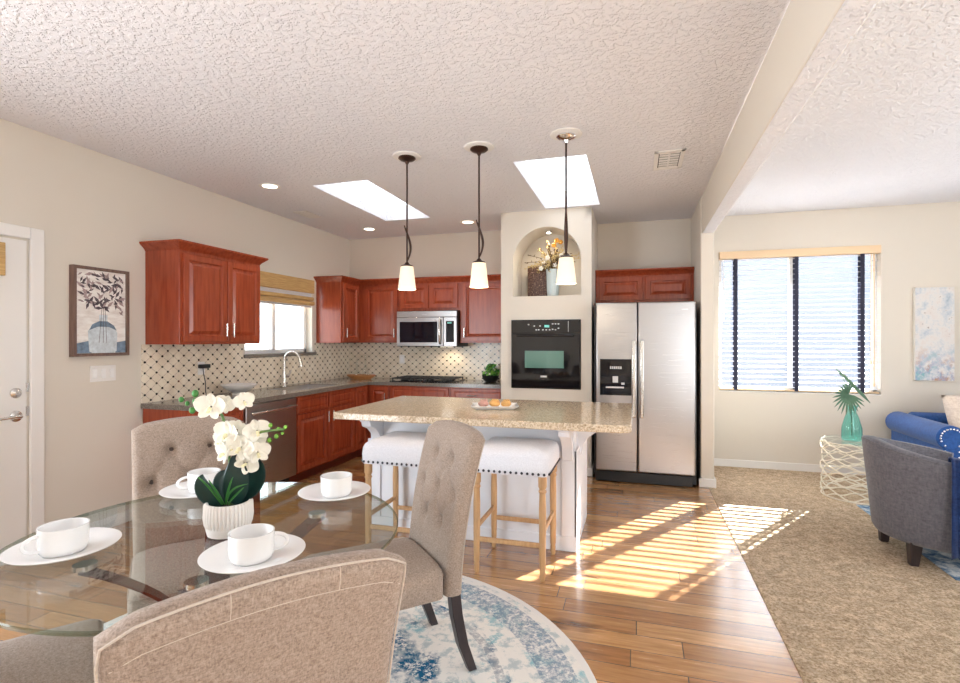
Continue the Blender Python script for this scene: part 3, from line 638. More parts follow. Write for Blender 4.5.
# bar stools
def stool(label, x, y):
    t = thing('bar_stool', label, 'stool', (x, y, 0), group='bar stools at the island')
    b = B(); hx, hy = .232, .222; rings = []
    def rr(hx_, hy_, z, r=.04, n=5):
        out = []
        for cx, cy, a0 in ((hx_ - r, hy_ - r, 0), (-hx_ + r, hy_ - r, PI / 2), (-hx_ + r, -hy_ + r, PI), (hx_ - r, -hy_ + r, 1.5 * PI)):
            for i in range(n): a = a0 + PI / 2 * i / (n - 1); out.append((cx + r * math.cos(a), cy + r * math.sin(a), z))
        return out
    for k, z in ((.0, .60), (.004, .605), (.006, .66), (.002, .70), (-.008, .722), (-.03, .738), (-.08, .748), (-.16, .752)): rings.append(rr(hx + k, hy + k, z, max(.012, .035 + k * .2)))
    b.loft(rings); obj('seat', b, 'white_linen', t)
    b = B()
    for sx in (-1, 1):
        for i in range(14): b.ball((sx * (hx + .004), -hy + .02 + i * (2 * hy - .04) / 13, .615), .0085, u=7, v=5)
    for sy in (-1, 1):
        for i in range(14): b.ball((-hx + .02 + i * (2 * hx - .04) / 13, sy * (hy + .004), .615), .0085, u=7, v=5)
    obj('nailhead_trim', b, 'brass_nail', t)
    for sx in (-1, 1):
        for sy in (-1, 1):
            b = B(); b.lathe([(.012, 0), (.016, .01), (.017, .05), (.015, .06), (.018, .075), (.02, .2), (.021, .42), (.018, .50), (.024, .512), (.018, .525), (.025, .54), (.025, .6)], (sx * .197, sy * .195, 0), 12)
            obj('leg', b, 'oak', t)
    for z, ax in ((.20, 'y'), (.27, 'x')):
        for s_ in (-1, 1):
            b = B()
            if ax == 'y': b.box(-.18, .18, s_ * .195 - .009, s_ * .195 + .009, z - .014, z + .014)
            else: b.box(s_ * .197 - .009, s_ * .197 + .009, -.18, .18, z - .014, z + .014)
            obj('stretcher', b, 'oak', t, .004)
    return t
st = stool('white nailhead bar stool at the right end of the island', -.715, 3.15)
dup(st, (-1.435, 3.15, 0), 0, 'white nailhead bar stool nearer the left end of the island')
# platter of pastries
t = thing('serving_platter', 'white rectangular platter of pastries on the island', 'platter', (-.985, 3.63, ZC), .28)
b = B(); b.loft([[(sx * a, sy * c, z) for sx, sy in ((-1, -1), (1, -1), (1, 1), (-1, 1))] for a, c, z in ((.12, .075, .0), (.13, .085, .004), (.17, .115, .028), (.163, .108, .029), (.125, .08, .01))]); obj('dish', b, 'porcelain', t, .006)
def pastry(lab, dx, dy, r, m, rz, sx, cr):
    a = .28; b = B()
    b.ball((0, 0, 0), r, sx, 1, .62, 14, 9)
    for k in range(3): b.tube([((k - 1) * r * .5, -r * .8, r * .2), ((k - 1) * r * .5 + .004, 0, r * .66), ((k - 1) * r * .5, r * .8, r * .2)], [.004, .009, .004], 6)
    o = obj('pastry', b, m); o.location = (-.985 + dx * math.cos(a) - dy * math.sin(a), 3.63 + dx * math.sin(a) + dy * math.cos(a), ZC + .012 + r * .6); o.rotation_euler = (0, 0, rz)
    tag(o, lab, 'pastry', 'pastries on the platter')
pastry('pinkish pastry at the left of the white platter', -.082, .0, .038, 'pink_bread', .5, 1.05, 0)
pastry('golden pastry at the middle of the white platter', 0, .005, .039, 'bread', -.4, 1.05, 0)
pastry('golden pastry at the right of the white platter', .082, .0, .037, 'bread', .9, 1.05, 0)
# pendant lamps
def pendant(label, x, y, bot, m_can, rz=.28):
    t = thing('pendant_lamp', label, 'lamp', (x, y, H), rz, group='pendant lamps over the island'); z = bot - H
    b = B(); b.lathe([(.0, 0), (.105, 0), (.105, -.006), (.09, -.012), (0, -.012)], seg=32); obj('ceiling_ring', b, 'white', t)
    b = B(); b.lathe([(0, -.012), (.062, -.012), (.064, -.02), (.05, -.032), (.018, -.042), (.01, -.06), (0, -.06)], seg=28); obj('canopy', b, m_can, t)
    b = B(); b.tube([(0, 0, -.05), (0, 0, z + .19)], .0065, 8); obj('rod', b, 'bronze', t)
    b = B(); pts = []
    for i in range(15): s_ = i / 14; pts.append((-.02 * (1 - s_) + .05 * math.sin(PI * min(1, s_ * 1.05)) * (.4 + .6 * s_), 0, z + .47 - s_ * .28))
    b.tube(pts, [.006 + .007 * math.sin(PI * i / 14) for i in range(15)], 8, .7); obj('curved_arm', b, 'bronze', t)
    b = B(); b.lathe([(0, .20), (.012, .198), (.02, .185), (.043, .176), (.045, .168), (0, .166)], (0, 0, z), 24); obj('socket_cap', b, 'bronze', t)
    b = B(); b.lathe([(.043, .17), (.047, .165), (.066, .0), (.063, 0), (.044, .16), (.02, .164)], (0, 0, z), 28, caps=False); obj('lamp_shade', b, 'shade_glass', t)
    b = B(); b.lathe([(0, .04), (.02, .05), (.028, .075), (.02, .105), (.013, .13), (.013, .165), (0, .165)], (0, 0, z), 14); obj('bulb', b, 'bulb', t)
    l = light('pendant_glow', 'POINT', (x, y, bot - .03), (0, 0, 0), 5, (1, .86, .66), shadow_soft_size=.05)
    return t
pendant('bronze pendant lamp, leftmost of the three over the island', -1.615, 3.497, 1.75, 'bronze')
pendant('bronze pendant lamp, middle of the three over the island', -1.057, 3.478, 1.75, 'bronze')
pendant('pendant lamp with silvery canopy, rightmost over the island', -.445, 3.425, 1.75, 'chrome', 1.7)
# recessed lights, vents
def can(label, x, y):
    t = thing('recessed_light', label, 'ceiling light', (x, y, H), group='recessed ceiling lights')
    b = B(); b.lathe([(.062, 0), (.092, 0), (.09, -.006), (.062, -.004)], seg=28, caps=False); obj('trim_ring', b, 'white', t)
    b = B(); b.lathe([(0, -.001), (.064, -.001), (.064, -.004), (0, -.004)], seg=28); obj('lens', b, 'can_light', t)
    light('downlight', 'SPOT', (x, y, H - .03), (0, 0, 0), 22, (1, .88, .7), spot_size=2.0, spot_blend=.8, shadow_soft_size=.06)
can('recessed ceiling light left of the left skylight', -3.08, 3.83); can('recessed ceiling light above the corner wall cabinet', -3.115, 5.66); can('recessed ceiling light above the microwave cabinet', -1.85, 5.65)
t = thing('puck_light', 'small puck light at the top of the arched niche', 'ceiling light', (-.90, 5.52, 2.535))
b = B(); b.lathe([(0, 0), (.036, 0), (.034, -.012), (.026, -.014), (0, -.014)], seg=24); obj('housing', b, 'nickel', t)
b = B(); b.lathe([(0, -.0145), (.025, -.0145), (.022, -.019), (0, -.02)], seg=24); obj('lens', b, 'can_light', t)
light('puck_glow', 'SPOT', (-.90, 5.52, 2.50), (0, 0, 0), 9, (1, .80, .55), spot_size=2.6, spot_blend=.6, shadow_soft_size=.03)
def vent(label, x0, x1, y0, y1):
    t = thing('ceiling_vent', label, 'vent', ((x0 + x1) / 2, (y0 + y1) / 2, H))
    b = B()
    for q in ((x0, x0 + .03, y0, y1), (x1 - .03, x1, y0, y1), (x0, x1, y0, y0 + .04), (x0, x1, y1 - .04, y1)): b.box(*q, H - .01, H - .0005)
    obj('frame', b, 'white', t, .003, world=True)
    b = B(); b.box(x0 + .02, x1 - .02, y0 + .03, y1 - .03, H - .002, H - .0006); obj('duct', b, 'iron', t, world=True, smooth=0)
    b = B(); n = 7
    for i in range(n):
        yy = y0 + .05 + i * (y1 - y0 - .1) / (n - 1); b.box(x0 + .035, x1 - .035, yy - .017, yy + .017, H - .008, H - .004)
    obj('louvres', b, 'white', t, world=True, smooth=0)
    b = B(); b.box((x0 + x1) / 2 - .006, (x0 + x1) / 2 + .006, y0 + .03, y1 - .03, H - .01, H - .003); obj('centre_bar', b, 'white', t, world=True, smooth=0)
vent('white louvred air vent on the ceiling beside the beam', .122, .33, 3.92, 4.34)
vent('small flush ceiling vent near the left wall', -3.46, -3.30, 4.66, 4.95)
# ---- things on the counters
def ontop(label, x, y): return None
t = thing('serving_bowl', 'pale grey footed bowl on the left counter', 'bowl', (-3.47, 3.9, ZC))
b = B(); b.lathe([(0, 0), (.055, 0), (.058, .012), (.045, .018), (.10, .045), (.15, .085), (.152, .092), (.145, .09), (.09, .05), (0, .035)], seg=36); obj('bowl_body', b, 'bowl', t)
t = thing('wooden_tray', 'shallow oval wooden tray in the counter corner', 'tray', (-3.34, 5.86, ZC), -.1)
b = B(); b.lathe([(0, 0), (.13, 0), (.14, .006), (.2, .045), (.205, .055), (.195, .054), (.135, .018), (0, .014)], seg=36, sy=.6); obj('dish', b, 'tray_wood', t)
def cruet(label, x, y, k):
    t = thing('glass_bottle', label, 'bottle', (x, y, ZC + .016), group='glass bottles on the tray')
    b = B(); b.lathe([(0, 0), (.036, 0), (.042, .008), (.046, .05), (.04, .08 * k), (.018, .12 * k), (.012, .15 * k), (.013, .2 * k), (.017, .205 * k), (0, .205 * k)], seg=24); obj('body', b, 'glass', t)
    b = B(); b.lathe([(0, .2 * k), (.008, .205 * k), (.008, .22 * k), (.016, .235 * k), (.012, .25 * k), (0, .255 * k)], seg=16); obj('stopper', b, 'glass', t)
cruet('shorter clear glass bottle on the wooden tray', -3.40, 5.86, .92); cruet('taller clear glass bottle on the wooden tray', -3.285, 5.87, 1.14)
t = thing('potted_herb', 'bushy green plant in a dark bowl beside the oven tower', 'plant', (-1.66, 5.93, ZC))
b = B(); b.lathe([(0, 0), (.06, 0), (.09, .03), (.105, .075), (.1, .078), (.085, .05), (0, .05)], seg=28); obj('pot', b, 'black', t)
b = B()
for i in range(150):
    a, e = random.uniform(0, 2 * PI), random.uniform(.1, 1.5); r = random.uniform(.04, .12)
    c = Vector((r * math.cos(a) * math.cos(e) * 1.05, r * math.sin(a) * math.cos(e), .07 + r * math.sin(e) * 1.2)); b.mi = random.randint(0, 1)
    n = Vector((random.gauss(0, 1), random.gauss(0, 1), random.gauss(.6, .6))).normalized(); u = n.orthogonal().normalized(); q = n.cross(u); l = random.uniform(.018, .03)
    b.face([b.b.verts.new(c + x) for x in (u * l, q * l * .6 + n * .004, -u * l, -q * l * .6 + n * .004)])
obj('foliage', b, ['leaf_green', 'leaf_bright'], t, smooth=0)['kind'] = 'stuff'
def outlet(name, label, cat, f, u, v, wd, hgt, n, plug=False):
    t = thing(name, label, cat, f(u, v, .008)); b = B(); mbox(b, f, u - wd / 2, u + wd / 2, v - hgt / 2, v + hgt / 2, 0, .007); obj('plate', b, 'white', t, .003, world=True)
    for i in range(n):
        uu = u + (i - (n - 1) / 2) * wd / n; b = B(); mbox(b, f, uu - .016, uu + .016, v - .033, v + .033, .006, .012); obj('rocker' if not plug else 'socket', b, 'vinyl', t, .003, world=True)
    return t
outlet('light_switch', 'triple white switch plate under the flower picture', 'switch', frontmap('+x', XW), 2.82, 1.138, .19, .115, 3)
outlet('wall_outlet', 'white outlet on the tiles left of the cooktop', 'outlet', frontmap('-y', YB - .008), -2.93, 1.13, .075, .115, 1, True)
t = outlet('wall_outlet', 'outlet with a black plug on the tiles under the left cabinet', 'outlet', frontmap('+x', XW + .008), 3.70, 1.13, .075, .115, 1, True)
fp = frontmap('+x', XW + .008); pl = thing('power_cord', 'black plug and cord hanging from the left tile outlet', 'cord', fp(3.70, 1.15, .02))
b = B(); mbox(b, fp, 3.65, 3.76, 1.13, 1.165, .013, .05); obj('plug', b, 'black', pl, .006, world=True)
b = B(); b.tube([fp(3.68, 1.14, .04), fp(3.67, 1.08, .06), fp(3.70, 1.0, .05), fp(3.69, .93, .06), fp(3.66, ZC + .006, .10), fp(3.60, ZC + .006, .16)], .004, 6); obj('cable', b, 'black', pl, world=True)
# ---- niche display
t = thing('mosaic_panel', 'dark brown mosaic panel leaning in the arched niche', 'panel', (-1.04, 5.69, 1.838))
b = B(); b.box(-1.165, -.915, 5.69, 5.715, 1.838, 2.20); obj('panel_board', b, 'mosaic', t, .003, world=True)
t = thing('niche_vase', 'pale blue ribbed vase of dried stems in the arched niche', 'vase', (-.865, 5.575, 1.838))
b = B(); seg = 40
for k in range(1):
    rings = []
    for r, z in ((.045, 0), (.056, .01), (.062, .08), (.066, .2), (.07, .28), (.072, .30), (.06, .30), (.055, .2)):
        rings.append([((r + .003 * math.cos(14 * 2 * PI * i / seg)) * math.cos(2 * PI * i / seg), (r + .003 * math.cos(14 * 2 * PI * i / seg)) * math.sin(2 * PI * i / seg), z) for i in range(seg)])
    b.loft(rings)
obj('vase_body', b, plain('pale_blue_glaze', C(196, 210, 212), .3), t)
b = B(); b2 = B()
for i in range(95):
    a = random.uniform(0, 2 * PI); e = random.uniform(.15, 1.45); L = random.uniform(.12, .34)
    d_ = Vector((math.cos(a) * math.cos(e) * 1.1, min(.15, math.sin(a)) * math.cos(e) * .5, math.sin(e)))
    p0 = Vector((0, 0, .26)); p1 = p0 + Vector((0, 0, .06)) + d_ * L * .5; p2 = p0 + d_ * L + Vector((0, 0, .03 - .05 * math.cos(e))); b.mi = random.choice((0, 0, 1)); b.tube([p0, p1, p2], [.003, .0035, .0025], 5)
    for k in range(5):
        q = p1.lerp(p2, k / 4); n = Vector((random.gauss(0, 1), random.gauss(0, 1), random.gauss(0, 1))).normalized() * .024; b.tube([q, q + n], [.0055, .003], 5)
obj('dried_stems', b, ['dried', 'dried_dark'], t)['kind'] = 'stuff'
for i, (dx, dz) in enumerate([(.05, .60), (.09, .58), (.02, .55), (-.05, .42), (-.09, .36), (.10, .44), (-.12, .31), (.03, .34)]):
    b = B()
    for k in range(5): a = k * 2 * PI / 5; b.ball((dx + .014 * math.cos(a), -.05, dz + .014 * math.sin(a)), .013, 1, .5, 1, 8, 5)
    obj('blossom', b, 'blossom_orange' if i < 3 else 'petal', t)
# ================================================================== DINING
RC = (-1.28, 1.71)
b = B(); b.lathe([(0, 0), (1.2, 0), (1.205, .004), (1.2, .009), (0, .009)], seg=96)
o = obj('round_rug', b, 'rug'); o.location = (RC[0], RC[1], .0005); tag(o, 'round teal and white patterned rug under the dining set', 'rug')
RZ = .0095
TC = (-1.31, 1.37)
t = thing('dining_table', 'round glass top dining table with curved dark wood legs', 'table', (TC[0], TC[1], RZ))
b = B(); R = .585; z0, z1 = .738, .75
b.lathe([(0, z0), (R - .003, z0)], seg=96, caps=False); b.lathe([(0, z1), (R - .003, z1)], seg=96, caps=False); b.mi = 1
b.lathe([(R - .003, z0), (R, z0 + .003), (R, z1 - .003), (R - .003, z1)], seg=96, caps=False)
bmesh.ops.remove_doubles(b.b, verts=b.b.verts, dist=1e-5)
obj('glass_top', b, ['table_glass', 'glass_edge'], t)
def arcleg(ang):
    b = B(); N = 22; ca, sa = math.cos(ang), math.sin(ang); rings = []
    for i in range(N + 1):
        s_ = i / N; z = .722 * (1 - s_); k = 2 * s_ - 1
        r = .055 + .29 * abs(k) ** 2.2 if s_ < .5 else .055 + .235 * abs(k) ** 1.9
        dz = .01; th_ = .016; wd = .034 + .010 * abs(k)
        sl = Vector((1, 0)) if abs(k) < .2 else Vector((.8, .6 if k < 0 else -.6))
        pr = [(r - th_ * sl.x, z - th_ * sl.y * .6), (r + th_ * sl.x, z + th_ * sl.y * .6)]
        ring = []
        for (rr, zz), sg in ((pr[0], -1), (pr[1], -1), (pr[1], 1), (pr[0], 1)):
            ring.append((rr * ca - sg * wd * sa, rr * sa + sg * wd * ca, max(0, min(.725, zz))))
        rings.append(ring)
    b.loft(rings); o = obj('leg', b, 'walnut_red', t, .004, smooth=50)
    p = B(); p.lathe([(0, .7245), (.03, .7245), (.03, .738), (0, .738)], ((.34) * ca, (.34) * sa, 0), 20); obj('pad', p, 'nickel', o)
for a in (57, 132, 237, 306): arcleg(math.radians(a))
b = B(); b.lathe([(.04, .33), (.075, .33), (.075, .37), (.04, .37)], seg=28, caps=False); obj('centre_ring', b, 'walnut_red', t)
TZ = RZ + .75

def dining_chair(label, pos, face):
    t = thing('dining_chair', label, 'chair', (pos[0], pos[1], RZ), math.atan2(-face[0], face[1]), 'taupe upholstered dining chairs')
    # seat cushion
    b = B(); hx = .228
    def rr(k, z, r=.03, n=4):
        out = []; x0, x1, y0, y1 = -hx - k, hx + k, -.235 - min(k, 0) * 0, .24 + k
        for cx, cy, a0 in ((x1 - r, y1 - r, 0), (x0 + r, y1 - r, PI / 2), (x0 + r, y0 + r, PI), (x1 - r, y0 + r, 1.5 * PI)):
            for i in range(n): a = a0 + PI / 2 * i / (n - 1); out.append((cx + r * math.cos(a), cy + r * math.sin(a), z))
        return out
    b.loft([rr(-.004, .335), rr(0, .34), rr(.002, .41), rr(-.001, .428), rr(-.012, .44), rr(-.05, .449), rr(-.12, .452)])
    seat = obj('seat', b, 'taupe_linen', t)
    b = B(); ring = rr(.001, .427); b.tube(ring[0:8], .0028, 6); b.tube(ring[8:16] + ring[:1], .0028, 6); obj('seat_piping', b, 'taupe_linen', seat)
    # backrest: tufted front, plain back
    NU, NV = 44, 48
    btn = [(-.08, .79), (.08, .79), (-.16, .59), (0, .59), (.16, .59), (-.08, .39), (.08, .39)]
    zb = .335
    def ztop(u): return 0.972 + .026 * (math.cos(u * PI * .5)) - .018 * max(0, abs(u) - .8) / .2
    def cy(h): return -.245 - .02 * h - .10 * h * h + .0 # inner face line, h 0..1
    def P_(u, v, side):
        hw = .226 + .012 * v; zt = ztop(u); z = zb + (zt - zb) * v; h = (z - zb) / .66
        ed = (1 - min(1, max(0, (abs(u) - .86) / .14)) ** 2) ** .5; et = (1 - min(1, max(0, (v - .94) / .06)) ** 2) ** .5; e = min(ed, et)
        mid = cy(h) - .036; th_ = .014 + .024 * e; x = u * hw
        y = mid + th_ if side else mid - th_
        if side:
            for bx, bv in btn:
                d2 = ((x - bx) ** 2 + ((v - bv) * .64) ** 2); y -= .033 * math.exp(-d2 / .0008)
            # diagonal creases between the buttons
            for i in range(len(btn)):
                for j in range(i):
                    ax, av = btn[i][0], btn[i][1] * .64; cx_, cv = btn[j][0], btn[j][1] * .64
                    L = math.hypot(ax - cx_, av - cv)
                    if L < .16 and abs(av - cv) > .05:
                        tt = max(0, min(1, ((x - ax) * (cx_ - ax) + (v * .64 - av) * (cv - av)) / L ** 2)); dd = math.hypot(x - ax - tt * (cx_ - ax), v * .64 - av - tt * (cv - av)); y -= .007 * math.exp(-(dd / .009) ** 2)
        return (x, y, z)
    b = B(); F = [[b.b.verts.new(P_(-1 + 2 * i / NU, j / NV, True)) for i in range(NU + 1)] for j in range(NV + 1)]
    K = [[b.b.verts.new(P_(-1 + 2 * i / NU, j / NV, False)) for i in range(NU + 1)] for j in range(NV + 1)]
    for j in range(NV):
        for i in range(NU):
            b.face([F[j][i], F[j][i + 1], F[j + 1][i + 1], F[j + 1][i]]); b.face([K[j][i + 1], K[j][i], K[j + 1][i], K[j + 1][i + 1]])
        b.face([F[j][0], F[j + 1][0], K[j + 1][0], K[j][0]]); b.face([F[j + 1][NU], F[j][NU], K[j][NU], K[j + 1][NU]])
    for i in range(NU):
        b.face([F[NV][i], F[NV][i + 1], K[NV][i + 1], K[NV][i]]); b.face([F[0][i + 1], F[0][i], K[0][i], K[0][i + 1]])
    back = obj('backrest', b, 'taupe_linen', t, smooth=60)
    for bx, bv in btn:
        hw = .226 + .012 * bv; p = P_(bx / hw, bv, True); q = B(); q.ball((p[0], p[1] + .006, p[2]), .0145, 1, .6, 1, 12, 7); obj('button', q, 'button', back)
    # piping along the edge and the seam of the rear panel
    q = B(); pts = [P_(-.988, v / 20, False) for v in range(1, 20)] + [P_(-.97 + 1.94 * i / 24, .992, False) for i in range(25)] + [P_(.988, v / 20, False) for v in range(19, 0, -1)]
    q.tube([(x, y - .001, z) for x, y, z in pts], .0022, 6); obj('piping', q, 'taupe_piping', back)
    q = B(); q.tube([Vector(P_(-.93 + 1.86 * i / 24, .925, False)) + Vector((0, .0005, 0)) for i in range(25)], .0011, 5)
    for u in (-.3, .42): q.tube([P_(u, .925 + .009 * k, False) for k in range(8)], .0009, 5)
    obj('seam', q, 'taupe_piping', back)
    for sx in (-1, 1):
        b = B(); b.loft([[(sx * .196 + a * w_, -.285 - o_ + c * w_, z) for a, c in ((-1, -1), (1, -1), (1, 1), (-1, 1))] for z, o_, w_ in ((.36, .0, .022), (.25, .012, .022), (.12, .04, .021), (0, .085, .018))]); obj('leg', b, 'espresso', t, .003)
        b = B(); b.loft([[(sx * .196 + a * w_, .20 + c * w_, z) for a, c in ((-1, -1), (1, -1), (1, 1), (-1, 1))] for z, w_ in ((.34, .022), (0, .015))]); obj('leg', b, 'espresso', t, .003)
    return t
c0 = dining_chair('taupe upholstered chair seen from behind, nearest the camera', (-.885, .955), (-.80, .60))
def chair(label, pos, face): return dup(c0, (pos[0], pos[1], RZ), math.atan2(-face[0], face[1]), label)
chair('tufted taupe chair right of the glass table, in front of the bar stools', (-1.06, 1.94), (-.70, -.714))
chair('button tufted taupe chair behind the orchid, nearest the left wall', (-1.78, 1.75), (.75, -.66))
chair('taupe chair at the lower left with only its seat in view', (-1.70, .99), (.6, .8))

# cups on plates
def plate(label, x, y):
    t = thing('saucer_plate', label, 'plate', (x, y, TZ), group='white plates on the glass table')
    b = B(); b.lathe([(0, 0), (.06, 0), (.065, .004), (.09, .008), (.138, .019), (.14, .022), (.136, .023), (.09, .013), (.06, .009), (0, .008)], seg=48); obj('dish', b, 'porcelain', t, smooth=60)
    return t
def cup(label, x, y, ha):
    t = thing('teacup', label, 'cup', (x, y, TZ + .0085), ha, group='white cups on the glass table')
    b = B(); b.lathe([(0, .004), (.044, 0), (.05, .002), (.056, .009), (.059, .022), (.0605, .076), (.0605, .079), (.057, .079), (.0555, .025), (.05, .012), (0, .01)], seg=44); obj('bowl_body', b, 'porcelain', t, smooth=60)
    b = B(); b.tube([(.057 + .038 * math.sin(a), 0, .042 + .022 * math.cos(a)) for a in [PI * i / 12 for i in range(13)]], .0055, 8, 1); obj('handle', b, 'porcelain', t)
    return t
for (l1, l2, p, c_, ha) in (
    ('white plate at the left table edge, under the left cup', 'white cup on the plate at the left table edge', (-1.605, 1.105), (-1.585, 1.09), -1.85),
    ('white plate behind the orchid pot, in front of the tufted chair', 'white cup half hidden behind the orchid pot', (-1.70, 1.69), (-1.685, 1.70), -2.2),
    ('white plate on the right side of the glass table', 'white cup on the right side plate, near the bar stools', (-1.155, 1.82), (-1.135, 1.80), 1.9),
    ('white plate in front of the nearest chair back', 'white cup nearest the camera, in front of the orchid pot', (-1.04, 1.225), (-1.03, 1.205), .7)):
    plate(l1, *p); cup(l2, *c_, ha)
# orchid
t = thing('potted_orchid', 'white orchid in a ribbed white pot at the table centre', 'plant', (-1.255, 1.365, TZ), TH)
b = B(); seg = 160; rings = []
for r, z, k in ((.045, 0, 0), (.062, .004, 0), (.068, .03, 0), (.069, .038, 1), (.072, .06, 1), (.070, .098, 1), (.066, .104, 1), (.06, .104, 0), (.056, .085, 0)):
    rings.append([((r + .0026 * k * (1 if (i // 2) % 2 else -1)) * math.cos(2 * PI * i / seg), (r + .0026 * k * (1 if (i // 2) % 2 else -1)) * math.sin(2 * PI * i / seg), z) for i in range(seg)])
b.loft(rings); obj('pot', b, 'ceramic_matt', t, smooth=25)
b = B(); b.lathe([(0, .088), (.058, .086), (0, .084)], seg=28); obj('soil', b, 'soil', t)
K = 1.65 / 520
def q(px, py, y=0): return Vector(((px - 229) * K, y, (535.5 - py) * K))
def leaf(pts, wd, m):
    b = B(); n = len(pts); rows = []
    for i, p in enumerate(pts):
        s_ = i / (n - 1); w_ = wd * max(.06, math.sin(PI * (.12 + .86 * s_)) ** .7); d_ = (pts[min(i + 1, n - 1)] - pts[max(i - 1, 0)]).normalized(); sd_ = d_.cross(Vector((0, 1, .15))).normalized()
        rows.append([p - sd_ * w_ + Vector((0, -.006, 0)), p + Vector((0, .006, 0)), p + sd_ * w_ + Vector((0, -.006, 0))])
    V = [[b.b.verts.new(x) for x in r_] for r_ in rows]
    for a, c in zip(V, V[1:]):
        for k in range(2): b.face([a[k], a[k + 1], c[k + 1], c[k]])
    o = obj('leaf', b, m, t, smooth=180); md = o.modifiers.new('Solidify', 'SOLIDIFY'); md.thickness = .0025
    md = o.modifiers.new('Subdivision', 'SUBSURF'); md.levels = 1; md.render_levels = 1
def curve(*p):
    out = []
    P4 = [Vector(x) for x in p]; n = 9
    for i in range(n):
        s_ = i / (n - 1); pts = P4[:]
        while len(pts) > 1: pts = [a.lerp(c, s_) for a, c in zip(pts, pts[1:])]
        out.append(pts[0])
    return out
leaf(curve(q(226, 505), q(212, 500, -.02), q(204, 485, -.03), q(206, 474, -.02)), .034, 'leaf_dark')
leaf(curve(q(231, 505), q(240, 492, -.01), q(242, 470, -.02), q(236, 454, 0)), .045, 'leaf_dark')
leaf(curve(q(234, 505, .02), q(252, 492, .03), q(258, 475, .03), q(256, 462, .03)), .034, 'leaf_dark')
leaf(curve(q(222, 505, .03), q(214, 495, .03), q(214, 480, .05), q(216, 476, .06)), .03, 'leaf_dark')
for p in ((q(228, 504, -.03), q(222, 490, -.045), q(216, 480, -.05), q(206, 474, -.05)), (q(230, 504, -.03), q(226, 488, -.05), q(222, 484, -.05), q(217, 477, -.05)),
          (q(232, 504, -.035), q(236, 486, -.05), q(244, 483, -.05), q(256, 481, -.05)), (q(231, 504, -.03), q(235, 492, -.05), q(238, 482, -.05), q(241, 474, -.05)), (q(233, 504, -.03), q(240, 494, -.05), q(250, 487, -.05), q(252, 484, -.05))):
    leaf(curve(*p), .0045, 'leaf_green')
b = B(); b.tube(curve(q(228, 508, .01), q(229, 470, .01), q(229, 440, .01), q(227, 410, .01), q(216, 402, .01), q(192, 400, .01)), .0045, 8); b.tube(curve(q(231, 508, .015), q(230, 470, .01), q(232, 446, 0), q(250, 428, -.01), q(268, 432, -.01), q(286, 430, -.01)), .004, 8)
obj('stem', b, 'stem', t)
def flower(px, py, y, s_, yaw=0, roll=0):
    b = B(); m0 = Matrix.Translation(q(px, py, y)) @ Matrix.Rotation(yaw, 4, 'Z') @ Matrix.Rotation(roll, 4, 'Y') @ Matrix.Scale(s_, 4)
    tmp = B()
    for ang, L, W in ((90, .030, .016), (18, .034, .026), (162, .034, .026), (-50, .029, .015), (-130, .029, .015)):
        a = math.radians(ang); d_ = Vector((math.cos(a), 0, math.sin(a))); s2 = Vector((-math.sin(a), 0, math.cos(a))); rows = []
        for i in range(7):
            u = i / 6; w_ = W * math.sin(PI * (.08 + .88 * u)) ** .75; lift = -.012 * u * u + .002
            rows.append([d_ * (L * 1.25 * u + .002) + s2 * w_ * k + Vector((0, lift - .006 * abs(k), 0)) for k in (-1, -.5, 0, .5, 1)])
        V = [[tmp.b.verts.new(x) for x in r_] for r_ in rows]
        for A_, C_ in zip(V, V[1:]):
            for k in range(4): tmp.face([A_[k], A_[k + 1], C_[k + 1], C_[k]])
    tmp.xf(m0); o = obj('flower', tmp, 'petal', t, smooth=180); md = o.modifiers.new('Solidify', 'SOLIDIFY'); md.thickness = .0016
    md = o.modifiers.new('Subdivision', 'SUBSURF'); md.levels = 1; md.render_levels = 1
    b.ball((0, -.012, -.006), .007, .8, 1.3, 1, 10, 6); b.ball((0, -.017, -.013), .005, 1.2, 1, .7, 10, 6); b.xf(m0); obj('lip', b, 'petal_heart' , o)
for a in ((213, 407, -.01, 1.15, .1, .1), (243, 402, .01, .8, .5, -.3), (232, 433, -.02, 1.1, -.3, .2), (259, 431, -.01, 1.0, .4, -.3), (246, 446, -.03, 1.1, 0, .4), (229, 452, -.02, 1.0, -.7, .1), (261, 452, -.02, .95, .5, -.2), (249, 463, -.01, .95, .2, .8), (222, 441, 0, .75, -.5, .2), (240, 430, -.015, .9, .1, .3), (237, 445, -.02, .95, -.2, -.3), (256, 441, -.005, .85, .3, .1), (224, 405, .01, .8, .2, .5)): flower(*a)
for px, py, r in ((196, 394, .0105), (182, 400, .008), (188, 404, .007), (196, 402, .009), (193, 411, .0095), (272, 426, .007), (280, 430, .0065), (287, 428, .006), (278, 437, .007), (271, 441, .007), (284, 434, .005)):
    b = B(); b.ball(q(px, py, -.005), r, 1, 1, 1.15, 10, 7); obj('bud', b, 'leaf_bright' if px > 230 else 'leaf_green', t)

